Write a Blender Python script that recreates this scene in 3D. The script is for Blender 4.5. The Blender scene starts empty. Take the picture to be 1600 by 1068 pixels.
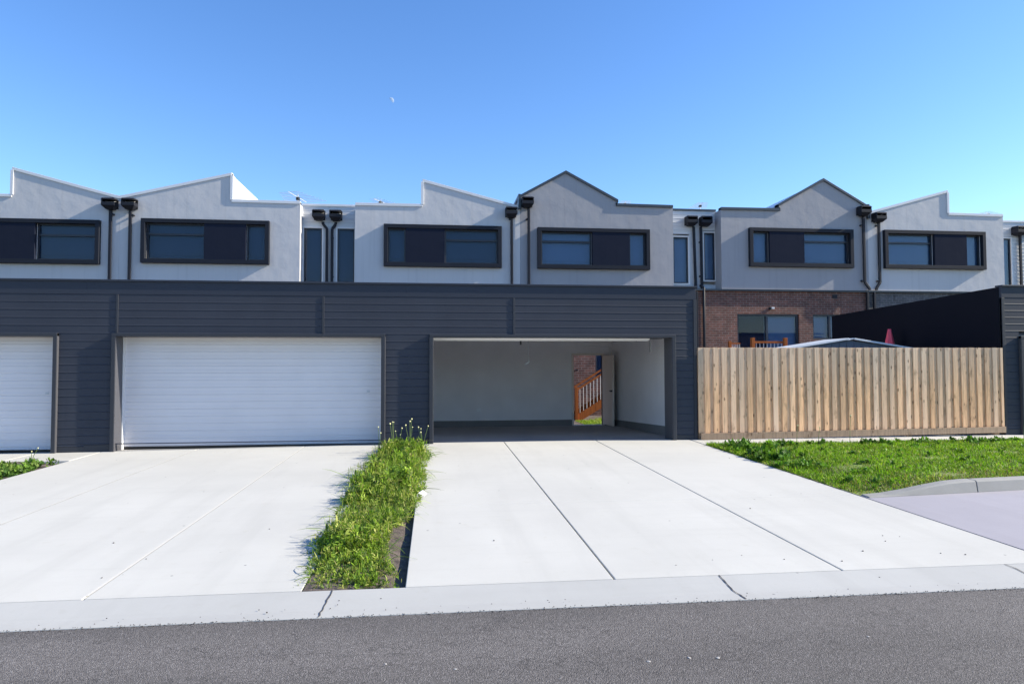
import bpy, bmesh, math, random
import numpy as np
from mathutils import Vector, Matrix
from mathutils.geometry import tessellate_polygon
R = math.radians
rnd = random.Random(7)
sc = bpy.context.scene
COL = sc.collection

# ------------------------------------------------------------------ materials
def mat(name):
    m = bpy.data.materials.new(name); m.use_nodes = True
    nt = m.node_tree; nt.nodes.clear()
    out = nt.nodes.new('ShaderNodeOutputMaterial')
    p = nt.nodes.new('ShaderNodeBsdfPrincipled')
    nt.links.new(p.outputs[0], out.inputs[0])
    return m, nt, p
def N(nt, t, **kw):
    n = nt.nodes.new(t)
    for k, v in kw.items():
        if k in n.inputs.keys(): n.inputs[k].default_value = v
        else: setattr(n, k, v)
    return n
def coords(nt, scale=(1, 1, 1)):
    tc = N(nt, 'ShaderNodeTexCoord'); mp = N(nt, 'ShaderNodeMapping')
    mp.inputs['Scale'].default_value = scale
    nt.links.new(tc.outputs['Object'], mp.inputs[0])
    return mp.outputs[0]
def noise(nt, vec, scale, detail=4, rough=.55):
    n = N(nt, 'ShaderNodeTexNoise', Scale=scale, Detail=detail, Roughness=rough)
    nt.links.new(vec, n.inputs['Vector']); return n.outputs[0]
def ramp(nt, fac, stops):
    r = N(nt, 'ShaderNodeValToRGB'); e = r.color_ramp.elements
    while len(e) < len(stops): e.new(.5)
    for i, (p, c) in enumerate(stops):
        e[i].position = p; e[i].color = (*c, 1) if len(c) == 3 else c
    nt.links.new(fac, r.inputs[0]); return r.outputs[0]
def mix(nt, a, b, fac, mode='MIX'):
    m = N(nt, 'ShaderNodeMix', data_type='RGBA', blend_type=mode)
    for s, v in ((6, a), (7, b), (0, fac)):
        if hasattr(v, 'links'): nt.links.new(v, m.inputs[s])
        else: m.inputs[s].default_value = (*v, 1) if isinstance(v, tuple) and len(v) == 3 else v
    return m.outputs[2]
def bump(nt, p, h, dist, strength=1):
    b = N(nt, 'ShaderNodeBump', Strength=strength, Distance=dist)
    nt.links.new(h, b.inputs['Height']); nt.links.new(b.outputs[0], p.inputs['Normal'])
def g3(v): return (v, v, v)
def sc3(c, k): return tuple(min(1, x*k) for x in c)

def paint(name, c, rough=.5, var=.06, bscale=60, bdist=.0006, streak=False, spec=.5):
    m, nt, p = mat(name); v = coords(nt)
    n1 = noise(nt, v, 1.7, 5)
    col = ramp(nt, n1, [(.3, sc3(c, 1-var)), (.7, sc3(c, 1+var))])
    if streak:
        v2 = coords(nt, (9, 9, .5)); n2 = noise(nt, v2, 1, 5)
        col = mix(nt, col, sc3(c, .86), ramp(nt, n2, [(.55, g3(0)), (.8, g3(.5))]))
    nt.links.new(col, p.inputs['Base Color'])
    p.inputs['Roughness'].default_value = rough; p.inputs['Specular IOR Level'].default_value = spec
    if bdist: bump(nt, p, noise(nt, v, bscale, 3), bdist)
    return m
def render_coat(name, c, amp=1, spec=.25):
    m, nt, p = mat(name); v = coords(nt)
    col = ramp(nt, noise(nt, v, .9, 6, .6), [(.3, sc3(c, .965)), (.7, sc3(c, 1.02))])
    v2 = coords(nt, (7, 7, .25))
    col = mix(nt, col, sc3(c, .76), ramp(nt, noise(nt, v2, 1, 5), [(.54, g3(0)), (.8, g3(.5))]))
    nt.links.new(col, p.inputs['Base Color']); p.inputs['Roughness'].default_value = .85
    p.inputs['Specular IOR Level'].default_value = spec
    h1 = noise(nt, v, 1.6, 3); h2 = noise(nt, v, 110, 2)
    a = N(nt, 'ShaderNodeMath', operation='MULTIPLY_ADD'); a.inputs[1].default_value = .035
    nt.links.new(h2, a.inputs[0]); nt.links.new(h1, a.inputs[2])
    bump(nt, p, a.outputs[0], .022*amp)
    return m
def concrete(name, c, stain=.12, fine=1.0, joints=None):
    m, nt, p = mat(name); v = coords(nt)
    col = ramp(nt, noise(nt, v, .45, 6, .62), [(.3, sc3(c, 1-stain)), (.65, c)])
    v2 = coords(nt, (.5, 9, 1)); s = noise(nt, v2, 1, 5)
    col = mix(nt, col, sc3(c, .86), ramp(nt, s, [(.55, g3(0)), (.8, g3(.45))]))
    tm = noise(nt, coords(nt, (1.7, .14, 1)), 1.6, 4, .6)
    col = mix(nt, col, sc3(c, .80), ramp(nt, tm, [(.52, g3(0)), (.72, g3(.38))]))
    sp = noise(nt, v, 240, 2)
    col = mix(nt, col, sc3(c, .72), ramp(nt, sp, [(.6, g3(0)), (.75, g3(.55*fine))]))
    n3 = noise(nt, v, 7, 4)
    col = mix(nt, col, (c[0]*.78, c[1]*.76, c[2]*.70), ramp(nt, n3, [(.62, g3(0)), (.78, g3(.30))]))
    vo = N(nt, 'ShaderNodeTexVoronoi', Scale=3.2); nt.links.new(v, vo.inputs['Vector'])
    col = mix(nt, col, g3(.12), ramp(nt, vo.outputs[0], [(.028, g3(.75)), (.045, g3(0))]))
    nt.links.new(col, p.inputs['Base Color']); p.inputs['Roughness'].default_value = .9
    p.inputs['Specular IOR Level'].default_value = .2
    bump(nt, p, noise(nt, coords(nt, (30, 260, 30)), 1, 3), .0012)
    return m
def asphalt():
    m, nt, p = mat('asphalt'); v = coords(nt)
    vo = N(nt, 'ShaderNodeTexVoronoi', Scale=150); nt.links.new(v, vo.inputs['Vector'])
    bw = N(nt, 'ShaderNodeRGBToBW'); nt.links.new(vo.outputs['Color'], bw.inputs[0])
    col = ramp(nt, bw.outputs[0], [(.12, (.105, .096, .091)), (.5, (.165, .152, .145)), (.74, (.20, .185, .177)), (.94, (.31, .29, .278))])
    edge = ramp(nt, vo.outputs['Distance'], [(.25, g3(1)), (.75, g3(.35))])
    col = mix(nt, col, edge, .8, 'MULTIPLY')
    big = noise(nt, coords(nt, (.35, 1.2, 1)), .8, 5)
    col = mix(nt, col, ramp(nt, big, [(.3, g3(.78)), (.7, g3(1.15))]), 1.0, 'MULTIPLY')
    dk = noise(nt, v, 2.3, 5)
    col = mix(nt, col, (.05, .049, .05), ramp(nt, dk, [(.6, g3(0)), (.8, g3(.3))]))
    sx = N(nt, 'ShaderNodeSeparateXYZ'); nt.links.new(v, sx.inputs[0])
    wv = N(nt, 'ShaderNodeMath', operation='SINE'); mu = N(nt, 'ShaderNodeMath', operation='MULTIPLY'); mu.inputs[1].default_value = 3.4
    nt.links.new(sx.outputs[1], mu.inputs[0]); nt.links.new(mu.outputs[0], wv.inputs[0])
    col = mix(nt, col, ramp(nt, wv.outputs[0], [(.2, g3(1.0)), (1, g3(1.13))]), 1.0, 'MULTIPLY')
    nw = noise(nt, coords(nt, (.6, .9, 1)), 1.3, 6, .6); dm = N(nt, 'ShaderNodeMath', operation='SUBTRACT'); dm.inputs[1].default_value = .5
    ab = N(nt, 'ShaderNodeMath', operation='ABSOLUTE'); nt.links.new(nw, dm.inputs[0]); nt.links.new(dm.outputs[0], ab.inputs[0])
    col = mix(nt, col, (.045, .042, .04), ramp(nt, ab.outputs[0], [(.0015, g3(.7)), (.004, g3(0))]))
    nt.links.new(col, p.inputs['Base Color']); p.inputs['Roughness'].default_value = .8
    p.inputs['Specular IOR Level'].default_value = .3
    inv = N(nt, 'ShaderNodeMath', operation='SUBTRACT'); inv.inputs[0].default_value = 1
    nt.links.new(vo.outputs['Distance'], inv.inputs[1]); bump(nt, p, inv.outputs[0], .004)
    return m
def brick(name, c1, c2, mortar):
    m, nt, p = mat(name)
    tc = N(nt, 'ShaderNodeTexCoord'); sx = N(nt, 'ShaderNodeSeparateXYZ'); cb = N(nt, 'ShaderNodeCombineXYZ')
    nt.links.new(tc.outputs['Object'], sx.inputs[0])
    nt.links.new(sx.outputs[0], cb.inputs[0]); nt.links.new(sx.outputs[2], cb.inputs[1])
    b = N(nt, 'ShaderNodeTexBrick', Scale=1.0); b.offset = .5
    b.inputs['Color1'].default_value = (*c1, 1); b.inputs['Color2'].default_value = (*c2, 1); b.inputs['Mortar'].default_value = (*mortar, 1)
    b.inputs['Mortar Size'].default_value = .0085; b.inputs['Mortar Smooth'].default_value = .2; b.inputs['Bias'].default_value = 0
    b.inputs['Brick Width'].default_value = .24; b.inputs['Row Height'].default_value = .086
    nt.links.new(cb.outputs[0], b.inputs['Vector'])
    v = coords(nt); col = mix(nt, b.outputs[0], ramp(nt, noise(nt, v, 5, 5), [(.3, g3(.68)), (.7, g3(1.25))]), 1.0, 'MULTIPLY')
    nt.links.new(col, p.inputs['Base Color']); p.inputs['Roughness'].default_value = .85
    inv = N(nt, 'ShaderNodeMath', operation='SUBTRACT'); inv.inputs[0].default_value = 1
    nt.links.new(b.outputs['Fac'], inv.inputs[1]); bump(nt, p, inv.outputs[0], .006)
    return m
def timber(name, c, knots=True, grey=None):
    m, nt, p = mat(name)
    at = N(nt, 'ShaderNodeAttribute', attribute_name='tone')
    v = coords(nt, (14, 14, 1.1)); 
    ad = N(nt, 'ShaderNodeVectorMath', operation='ADD'); nt.links.new(v, ad.inputs[0])
    ml = N(nt, 'ShaderNodeVectorMath', operation='SCALE'); ml.inputs['Scale'].default_value = 37
    nt.links.new(at.outputs['Color'], ml.inputs[0]); nt.links.new(ml.outputs[0], ad.inputs[1])
    g = noise(nt, ad.outputs[0], 2.2, 6, .6)
    col = ramp(nt, g, [(.25, sc3(c, .62)), (.5, c), (.75, sc3(c, 1.28))])
    sx = N(nt, 'ShaderNodeSeparateColor'); nt.links.new(at.outputs['Color'], sx.inputs[0])
    if grey:
        col = mix(nt, col, grey, ramp(nt, sx.outputs[1], [(.3, g3(0)), (1, g3(.6))]))
    if grey:
        tcg = N(nt, 'ShaderNodeTexCoord'); sz = N(nt, 'ShaderNodeSeparateXYZ'); nt.links.new(tcg.outputs['Object'], sz.inputs[0])
        wz = N(nt, 'ShaderNodeMath', operation='MULTIPLY_ADD'); wz.inputs[1].default_value = .45; nt.links.new(g, wz.inputs[0]); nt.links.new(sz.outputs[2], wz.inputs[2])
        wr = ramp(nt, wz.outputs[0], [(.0, g3(0)), (1, g3(.6))]); mr = wr.node; mr.color_ramp.elements[0].position = .0
        mp_ = N(nt, 'ShaderNodeMapRange'); mp_.inputs['From Min'].default_value = 1.1; mp_.inputs['From Max'].default_value = 2.2; nt.links.new(wz.outputs[0], mp_.inputs[0]); nt.links.new(mp_.outputs[0], mr.inputs[0])
        col = mix(nt, col, sc3(grey, .82), wr)
    if knots:
        v3 = coords(nt, (11, 11, 4.5)); a3 = N(nt, 'ShaderNodeVectorMath', operation='ADD')
        nt.links.new(v3, a3.inputs[0]); nt.links.new(ml.outputs[0], a3.inputs[1])
        vo = N(nt, 'ShaderNodeTexVoronoi', Scale=.85); nt.links.new(a3.outputs[0], vo.inputs['Vector'])
        col = mix(nt, col, (.085, .042, .02), ramp(nt, vo.outputs[0], [(.06, g3(.8)), (.19, g3(0))]))
        n5 = noise(nt, a3.outputs[0], .8, 4)
        col = mix(nt, col, (.17, .10, .055), ramp(nt, n5, [(.58, g3(0)), (.75, g3(.65))]))
    col = mix(nt, col, ramp(nt, sx.outputs[0], [(0, g3(.66)), (1, g3(1.16))]), 1.0, 'MULTIPLY')
    nt.links.new(col, p.inputs['Base Color']); p.inputs['Roughness'].default_value = .85; p.inputs['Specular IOR Level'].default_value = .2
    bump(nt, p, g, .002)
    return m
def foliage(name, k=1.0):
    m, nt, p = mat(name)
    at = N(nt, 'ShaderNodeAttribute', attribute_name='tone')
    nt.links.new(at.outputs['Color'], p.inputs['Base Color'])
    p.inputs['Roughness'].default_value = .5; p.inputs['Specular IOR Level'].default_value = .16
    tr = N(nt, 'ShaderNodeBsdfTranslucent'); mx = N(nt, 'ShaderNodeMixShader'); mx.inputs[0].default_value = .38
    gm = mix(nt, at.outputs['Color'], (1.0, 1.12, .45), 1.0, 'MULTIPLY')
    nt.links.new(gm, tr.inputs[0])
    out = [n for n in nt.nodes if n.type == 'OUTPUT_MATERIAL'][0]
    nt.links.new(p.outputs[0], mx.inputs[1]); nt.links.new(tr.outputs[0], mx.inputs[2]); nt.links.new(mx.outputs[0], out.inputs[0])
    return m
def glass(name, tint):
    m, nt, p = mat(name); nt.nodes.remove(p)
    out = [n for n in nt.nodes if n.type == 'OUTPUT_MATERIAL'][0]
    fr = N(nt, 'ShaderNodeFresnel', IOR=1.32)
    gl = N(nt, 'ShaderNodeBsdfGlossy', Roughness=.02); tp = N(nt, 'ShaderNodeBsdfTransparent')
    tp.inputs[0].default_value = (*tint, 1)
    v = coords(nt); b = N(nt, 'ShaderNodeBump', Strength=.5, Distance=.0008); nt.links.new(noise(nt, v, 1.3, 1), b.inputs['Height'])
    nt.links.new(b.outputs[0], gl.inputs['Normal'])
    mx = N(nt, 'ShaderNodeMixShader'); nt.links.new(fr.outputs[0], mx.inputs[0])
    nt.links.new(tp.outputs[0], mx.inputs[1]); nt.links.new(gl.outputs[0], mx.inputs[2]); nt.links.new(mx.outputs[0], out.inputs[0])
    return m
def soil_mat():
    m, nt, p = mat('soil'); v = coords(nt)
    col = ramp(nt, noise(nt, v, 9, 6, .7), [(.3, (.045, .036, .032)), (.7, (.17, .135, .115))])
    nt.links.new(col, p.inputs['Base Color']); p.inputs['Roughness'].default_value = .95
    bump(nt, p, noise(nt, v, 30, 5, .7), .02)
    return m
def ground_mat(name, c1, c2):
    m, nt, p = mat(name); v = coords(nt)
    col = ramp(nt, noise(nt, v, .6, 6, .65), [(.3, c1), (.7, c2)])
    nt.links.new(col, p.inputs['Base Color']); p.inputs['Roughness'].default_value = .95
    return m

M = dict(
    clad=paint('dark_cladding', (.037, .042, .057), .6, .07, streak=True, spec=.25),
    fascia=paint('fascia_metal', (.031, .037, .053), .55, .04, spec=.25),
    trim=paint('dark_trim', (.034, .037, .046), .5, .04, spec=.3),
    liner=paint('jamb_liner', (.07, .07, .08), .4, .04),
    white_trim=paint('white_jamb', (.62, .62, .63), .45, .03),
    door=paint('white_door_panel', (.66, .64, .655), .5, .03, bdist=.0004),
    inner=paint('garage_plaster', (.88, .85, .86), .8, .04),
    panelwhite=paint('door_underside', (.92, .92, .92), .5, .02),
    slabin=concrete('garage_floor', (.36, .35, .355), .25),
    hob=concrete('concrete_hob', (.24, .235, .235), .2),
    rend=render_coat('light_render', (.54, .53, .54), .75),
    rend2=render_coat('mid_render', (.34, .335, .355), .75),
    cap=paint('white_capping', (.66, .66, .68), .4, .03),
    cap2=paint('dark_capping', (.035, .045, .06), .4, .03),
    surround=paint('surround_metal', (.018, .021, .030), .6, .04, spec=.15),
    panel=render_coat('dark_panel', (.017, .021, .036), .5, .05),
    wframe=paint('window_frame', (.018, .022, .035), .35, .03),
    board=paint('white_boards', (.55, .57, .60), .6, .03),
    pipe=paint('pipe_metal', (.017, .018, .025), .5, .05, spec=.2),
    sunlit_slot=paint('sunlit_slot_pale', (.75, .73, .72), .35, .03),
    blind_d=paint('blind_dark', (.06, .095, .15), .8, .03),
    blind_l=paint('blind_light', (.22, .30, .42), .8, .03),
    curtain=paint('curtain', (.024, .024, .045), .8, .1),
    roof=paint('roof_metal', (.30, .31, .33), .45, .05),
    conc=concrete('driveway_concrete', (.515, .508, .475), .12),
    gut=concrete('gutter_concrete', (.43, .43, .415), .16),
    kerb=concrete('kerb_concrete', (.34, .335, .32), .25),
    bay=concrete('bay_concrete', (.345, .333, .37), .12),
    joint=paint('joint_dark', (.055, .052, .055), .9, .1),
    jointw=paint('joint_pale', (.545, .535, .50), .8, .05),
    asphalt=asphalt(), soil=soil_mat(),
    brick=brick('red_brick', (.18, .075, .054), (.115, .054, .042), (.22, .175, .155)),
    brickg=brick('grey_brick', (.115, .11, .115), (.085, .082, .09), (.19, .185, .18)),
    paling=timber('paling_timber', (.78, .475, .265), True, (.74, .60, .47)),
    plinth=timber('plinth_timber', (.40, .27, .17), True, (.38, .32, .26)),
    stain=timber('stained_timber', (.36, .105, .028), False),
    whitebar=paint('baluster', (.70, .70, .70), .4, .03),
    leaf=foliage('leaf'), grass=foliage('grass'),
    glass=glass('glass', (.80, .86, .92)),
    turf=ground_mat('turf', (.17, .15, .07), (.17, .24, .04)),
    ground=ground_mat('ground', (.12, .11, .06), (.08, .11, .035)),
    shedwall=paint('shed_wall', (.06, .085, .13), .4, .05),
    shedroof=paint('shed_roof', (.62, .66, .70), .35, .04),
    red=paint('red_cloth', (.78, .09, .13), .8, .06),
    flower=paint('flower', (.74, .70, .36), .8, .1),
    paper=paint('paper', (.85, .85, .85), .8, .03),
    stone=paint('dark_stone', (.05, .045, .042), .9, .2),
    chip=paint('pale_chip', (.36, .345, .33), .9, .1),
    cream=paint('cream_door', (.80, .72, .64), .45, .03),
    antenna=paint('antenna_metal', (.50, .52, .54), .35, .05),
    black=paint('black_plastic', (.012, .012, .014), .4, .03),
)

# ------------------------------------------------------------------ mesh builder
class MB:
    def __init__(s): s.v = []; s.f = []; s.mi = []; s.tone = []
    def add(s, vs, fs, mi=0, tone=(.5, .5, .5)):
        o = len(s.v); s.v += [tuple(p) for p in vs]; s.tone += [tone]*len(vs)
        for f in fs: s.f.append([i+o for i in f]); s.mi.append(mi)
    def box(s, x0, x1, y0, y1, z0, z1, mi=0, tone=(.5, .5, .5)):
        vs = [(x0, y0, z0), (x1, y0, z0), (x1, y1, z0), (x0, y1, z0), (x0, y0, z1), (x1, y0, z1), (x1, y1, z1), (x0, y1, z1)]
        s.add(vs, [(0, 3, 2, 1), (4, 5, 6, 7), (0, 1, 5, 4), (1, 2, 6, 5), (2, 3, 7, 6), (3, 0, 4, 7)], mi, tone)
        return s
    def hexa(s, bot, top, mi=0, tone=(.5, .5, .5)):
        s.add(list(bot)+list(top), [(0, 3, 2, 1), (4, 5, 6, 7), (0, 1, 5, 4), (1, 2, 6, 5), (2, 3, 7, 6), (3, 0, 4, 7)], mi, tone)
    def bar(s, a, b, w, h=None, mi=0, up=(0, 0, 1), tone=(.5, .5, .5)):
        a = Vector(a); b = Vector(b); h = h or w; d = (b-a).normalized(); u = Vector(up)
        if abs(d.dot(u)) > .98: u = Vector((0, 1, 0))
        r = d.cross(u).normalized(); u = r.cross(d)
        q = [(-1, -1), (1, -1), (1, 1), (-1, 1)]
        s.hexa([a+r*i*w/2+u*j*h/2 for i, j in q], [b+r*i*w/2+u*j*h/2 for i, j in q], mi, tone)
    def tube(s, pts, r, n=8, mi=0):
        pts = [Vector(p) for p in pts]; rings = []
        for i, p in enumerate(pts):
            d = (pts[min(i+1, len(pts)-1)]-pts[max(i-1, 0)]).normalized()
            u = Vector((0, 1, 0)) if abs(d.y) < .9 else Vector((1, 0, 0))
            a = d.cross(u).normalized(); b = d.cross(a)
            rr = r[i] if isinstance(r, (list, tuple)) else r
            rings.append([p+(a*math.cos(t)+b*math.sin(t))*rr for t in [2*math.pi*k/n for k in range(n)]])
        vs = [v for g in rings for v in g]; fs = []
        for i in range(len(pts)-1):
            for k in range(n): fs.append((i*n+k, i*n+(k+1) % n, (i+1)*n+(k+1) % n, (i+1)*n+k))
        fs.append(tuple(range(n-1, -1, -1))); fs.append(tuple((len(pts)-1)*n+k for k in range(n)))
        s.add(vs, fs, mi)
    def slab(s, outline, holes, y0, y1, mi=0):
        """polygon in x,z with rectangular holes, from y0 (front) to y1 (back)"""
        loops = [list(outline)] + [[(a, c), (a, d), (b, d), (b, c)] for a, b, c, d in holes]
        tris = tessellate_polygon([[Vector((x, z, 0)) for x, z in l] for l in loops])
        flat = [p for l in loops for p in l]; n = len(flat)
        vs = [(x, y0, z) for x, z in flat] + [(x, y1, z) for x, z in flat]; fs = []
        for t in tris:
            a, b, c = [flat[i] for i in t]
            ccw = (b[0]-a[0])*(c[1]-a[1])-(b[1]-a[1])*(c[0]-a[0]) > 0
            f = tuple(t) if ccw else tuple(reversed(t))
            fs.append(f); fs.append(tuple(n+i for i in reversed(f)))
        o = 0
        for l in loops:
            for i in range(len(l)):
                j = (i+1) % len(l); fs.append((o+j, o+i, n+o+i, n+o+j))
            o += len(l)
        s.add(vs, fs, mi)
    def profile_x(s, prof, x0, x1, mi=0, tone=(.5, .5, .5)):
        """closed (y,z) profile extruded along x"""
        n = len(prof)
        vs = [(x0, y, z) for y, z in prof]+[(x1, y, z) for y, z in prof]
        fs = [(i, (i+1) % n, n+(i+1) % n, n+i) for i in range(n)] + [tuple(range(n-1, -1, -1)), tuple(range(n, 2*n))]
        s.add(vs, fs, mi, tone)
    def build(s, name, mats, parent=None, bevel=0, smooth=False, normals=True):
        me = bpy.data.meshes.new(name)
        off = wloc(parent) if parent else Vector((0, 0, 0))
        me.from_pydata([(x-off.x, y-off.y, z-off.z) for x, y, z in s.v], [], s.f)
        if not isinstance(mats, (list, tuple)): mats = [mats]
        for m in mats: me.materials.append(m)
        for p, i in zip(me.polygons, s.mi): p.material_index = i
        if normals:
            bm = bmesh.new(); bm.from_mesh(me); bmesh.ops.recalc_face_normals(bm, faces=bm.faces); bm.to_mesh(me); bm.free()
        at = me.color_attributes.new('tone', 'FLOAT_COLOR', 'POINT')
        at.data.foreach_set('color', [c for t in s.tone for c in (*t, 1.0)])
        if smooth: me.polygons.foreach_set('use_smooth', [True]*len(me.polygons))
        o = bpy.data.objects.new(name, me); COL.objects.link(o)
        if parent: o.parent = parent
        if bevel:
            b = o.modifiers.new('Bevel', 'BEVEL'); b.width = bevel; b.segments = 2; b.limit_method = 'ANGLE'; b.angle_limit = R(40)
        return o
def wloc(o):
    v = Vector((0, 0, 0))
    while o is not None: v += o.location; o = o.parent
    return v
def tag(o, label=None, cat=None, group=None, kind=None):
    if label: o['label'] = label
    if cat: o['category'] = cat
    if group: o['group'] = group
    if kind: o['kind'] = kind
    return o
def thing(name, loc, label, cat, group=None):
    o = bpy.data.objects.new(name, None); COL.objects.link(o); o.location = loc; o.empty_display_size = .2
    return tag(o, label, cat, group)
def struct(o): o['kind'] = 'structure'; return o

# ------------------------------------------------------------------ ground
def gz(x, y):
    z = .018*(y-13.3)
    if x < 0: z += .010*x*min(1, max(0, (y-5.2)/8))
    return z
def sheet(name, x0, x1, y0, y1, m, dz=0, th=.12, nx=10, ny=10, bevel=0):
    b = MB(); xs = [x0+(x1-x0)*i/nx for i in range(nx+1)]; ys = [y0+(y1-y0)*j/ny for j in range(ny+1)]
    idx = lambda i, j: j*(nx+1)+i
    top = [(x, y, gz(x, y)+dz) for y in ys for x in xs]; n = len(top)
    bot = [(x, y, z-th) for x, y, z in top]; fs = []
    for j in range(ny):
        for i in range(nx):
            q = (idx(i, j), idx(i+1, j), idx(i+1, j+1), idx(i, j+1)); fs.append(q); fs.append(tuple(n+k for k in reversed(q)))
    ring = [idx(i, 0) for i in range(nx)]+[idx(nx, j) for j in range(ny)]+[idx(i, ny) for i in range(nx, 0, -1)]+[idx(0, j) for j in range(ny, 0, -1)]
    for k in range(len(ring)):
        a, c = ring[k], ring[(k+1) % len(ring)]; fs.append((c, a, n+a, n+c))
    b.add(top+bot, fs)
    return b if name is None else struct(b.build(name, m, bevel=bevel))
def multi(name, m, rects, dz=0, bevel=.006):
    b = MB()
    for r in rects:
        s = sheet(None, *r, m, dz); b.add(s.v, s.f)
    return struct(b.build(name, m, bevel=bevel))

g = MB(); g.add([(-900, -900, -.55), (900, -900, -.55), (900, 1500, -.55), (-900, 1500, -.55)], [(0, 1, 2, 3)])
struct(g.build('ground', M['ground']))
g = MB(); g.box(-60, 60, -7, 4.605, -.40, -.163); struct(g.build('road', M['asphalt']))
g = MB(); g.box(-60, 60, -60, -7.3, -.40, -.05); struct(g.build('verge', M['ground']))
g = MB(); g.box(-60, 60, 4.6, 13.26, -.5, -.265); struct(g.build('subsoil', M['joint']))
g = MB(); n = 60; vs = []
for i in range(n+1):
    x = -420+840*i/n; h = 11+2.5*math.sin(i*.9)+1.5*math.sin(i*2.3); vs += [(x, -150, -.6), (x, -165, h*.75), (x, -195, h), (x, -260, -.6)]
g.add(vs, [(4*i+k, 4*i+k+1, 4*i+k+5, 4*i+k+4) for i in range(n) for k in range(3)])
struct(g.build('horizon_screen', M['ground'], smooth=True))  # unseen ridge added to keep the bright horizon out of window reflections
# gutter strip with real joint gaps
YK0, YK1 = 4.60, 5.125
kj = [-40, 40]
g = MB()
for a, c in zip(kj, kj[1:]):
    wob = rnd.uniform(-.003, .003)
    kprof = [(YK0, -.163+.006), (YK0+.17, -.170), (YK0+.21, -.168), (YK1-.05, -.147), (YK1-.012, -.145), (YK1, -.150)]
    prof = [(YK0, -.36), (YK0, -.163+.006), (YK0+.17, -.170), (YK0+.21, -.168), (YK1-.05, -.147+wob), (YK1-.012, -.145+wob), (YK1, -.150), (YK1, -.36)]
    g.profile_x(prof, a+.003, c-.003)
struct(g.build('gutter', M['gut'], bevel=.003))
g = MB()
for x in (-14.5, -11.7, -9.0, -6.3, -3.55, -.74, 2.17, 4.60, 7.3, 10, 13):
    n = 14; vs = []; off = 0
    for i in range(n+1):
        y = YK0+.004+(YK1-YK0-.008)*i/n; z = np.interp(y, [p[0] for p in kprof], [p[1] for p in kprof])+.0035
        off += rnd.uniform(-.007, .007); wd = rnd.uniform(.003, .0065); vs += [(x+off-wd, y, z), (x+off+wd, y, z)]
    g.add(vs, [(2*i, 2*i+1, 2*i+3, 2*i+2) for i in range(n)])
struct(g.build('gutter_crack', M['joint'], normals=False))
g = MB()   # loose grit gathered along the gutter's lip
for i in range(1300):
    x = rnd.uniform(-4.5, 7); y = 4.598+rnd.gauss(0, .010) if rnd.random() < .92 else rnd.uniform(4.62, 4.80); r = rnd.uniform(.002, .0055)
    z = -.162 if y < 4.6 else np.interp(y, [p[0] for p in kprof], [p[1] for p in kprof]); a = rnd.uniform(0, 2.1)
    g.add([(x+r*math.cos(a+2.09*k)*1.2, y+r*math.sin(a+2.09*k), z) for k in range(3)]+[(x, y, z+r*1.1)], [(0, 1, 3), (1, 2, 3), (2, 0, 3)])
tag(g.build('grit', M['stone']), 'dark loose grit along the seam between asphalt and gutter', 'grit', kind='stuff')
# driveways
YD = 13.42
x_ = [-.205, 1.366, 3.212, 5.115]
multi('driveway', M['conc'], [(x_[i]+(.0 if i == 0 else .007), x_[i+1]-.007, y0, y1) for i in range(3) for y0, y1 in ((5.135, 7.84), (7.844, YD))])
multi('driveway', M['conc'], [(a+.007, c-.007, 5.135, YD) for a, c in ((-6.02, -4.36), (-4.36, -2.43), (-2.43, -.94))])
multi('driveway', M['conc'], [(a+.007, c-.007, 5.135, YD) for a, c in ((-12.6, -10.5), (-10.5, -8.9), (-8.9, -7.15))]+[(-7.14, -6.03, 12.2, YD)])
g = MB()   # pale filler in the left slab's joints
for x in (-4.36, -2.43):
    n = 12; ys = [5.2+(13.2-5.2)*i/n for i in range(n+1)]
    vs = [(x+s*.007, y, gz(x, y)+.0012) for y in ys for s in (-1, 1)]
    g.add(vs, [(2*i, 2*i+1, 2*i+3, 2*i+2) for i in range(n)])
struct(g.build('joint_filler', M['jointw'], normals=False))
multi('footpath', M['conc'], [(5.13, 8.1, 12.60, 13.42), (8.114, 11.0, 12.60, 13.42), (11.014, 20, 12.60, 13.42)], .002)
# bay of lavender concrete beside the driveway
b = MB(); s = sheet(None, 5.135, 22, 5.135, 8.2, None, -.002); b.add(s.v, s.f); struct(b.build('parking_bay', M['bay']))
# raised lawn kerb that ramps down to the driveway
g = MB(); secs = []
def kerb_y(x): return 7.66+.105*(x-5.2)
xs = [5.16, 5.4, 5.7, 6.0, 6.3, 6.55, 6.70, 6.712, 7.2, 8, 9, 10, 12, 16, 22]
for seg in (xs[:7], xs[7:]):
    ring = []
    for x in seg:
        t = min(1, max(0, (x-5.2)/1.35)); t = t*t*(3-2*t); h = .012+.128*t; y = kerb_y(x); z = gz(x, y)
        wtop = .13; back = y+.03+wtop
        ring.append([(x, y, z-.2), (x, y, z+.006), (x, y+.022, z+h*.88), (x, y+.040, z+h), (x, back, z+h+.004), (x, back, z-.2)])
    vs = [p for r in ring for p in r]; m = 6; fs = []
    for i in range(len(ring)-1):
        for k in range(m): fs.append((i*m+k, i*m+(k+1) % m, (i+1)*m+(k+1) % m, (i+1)*m+k))
    fs += [tuple(range(m)), tuple((len(ring)-1)*m+k for k in range(m))]
    g.add(vs, fs)
struct(g.build('kerb', M['kerb'], bevel=.006))
def lawn_z(x, y):
    yk = kerb_y(x)+.16; t = min(1, max(0, (x-5.2)/1.35)); h = .012+.12*t*t*(3-2*t)
    u = min(1, max(0, (y-yk)/(12.60-yk)))
    return (gz(x, yk)+h)*(1-u)+(gz(x, 12.60)+.004)*u + .03*math.sin(u*math.pi)*min(1, (x-5.1)*1.2)
b = MB(); nx, ny = 40, 14
vs = []
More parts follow.
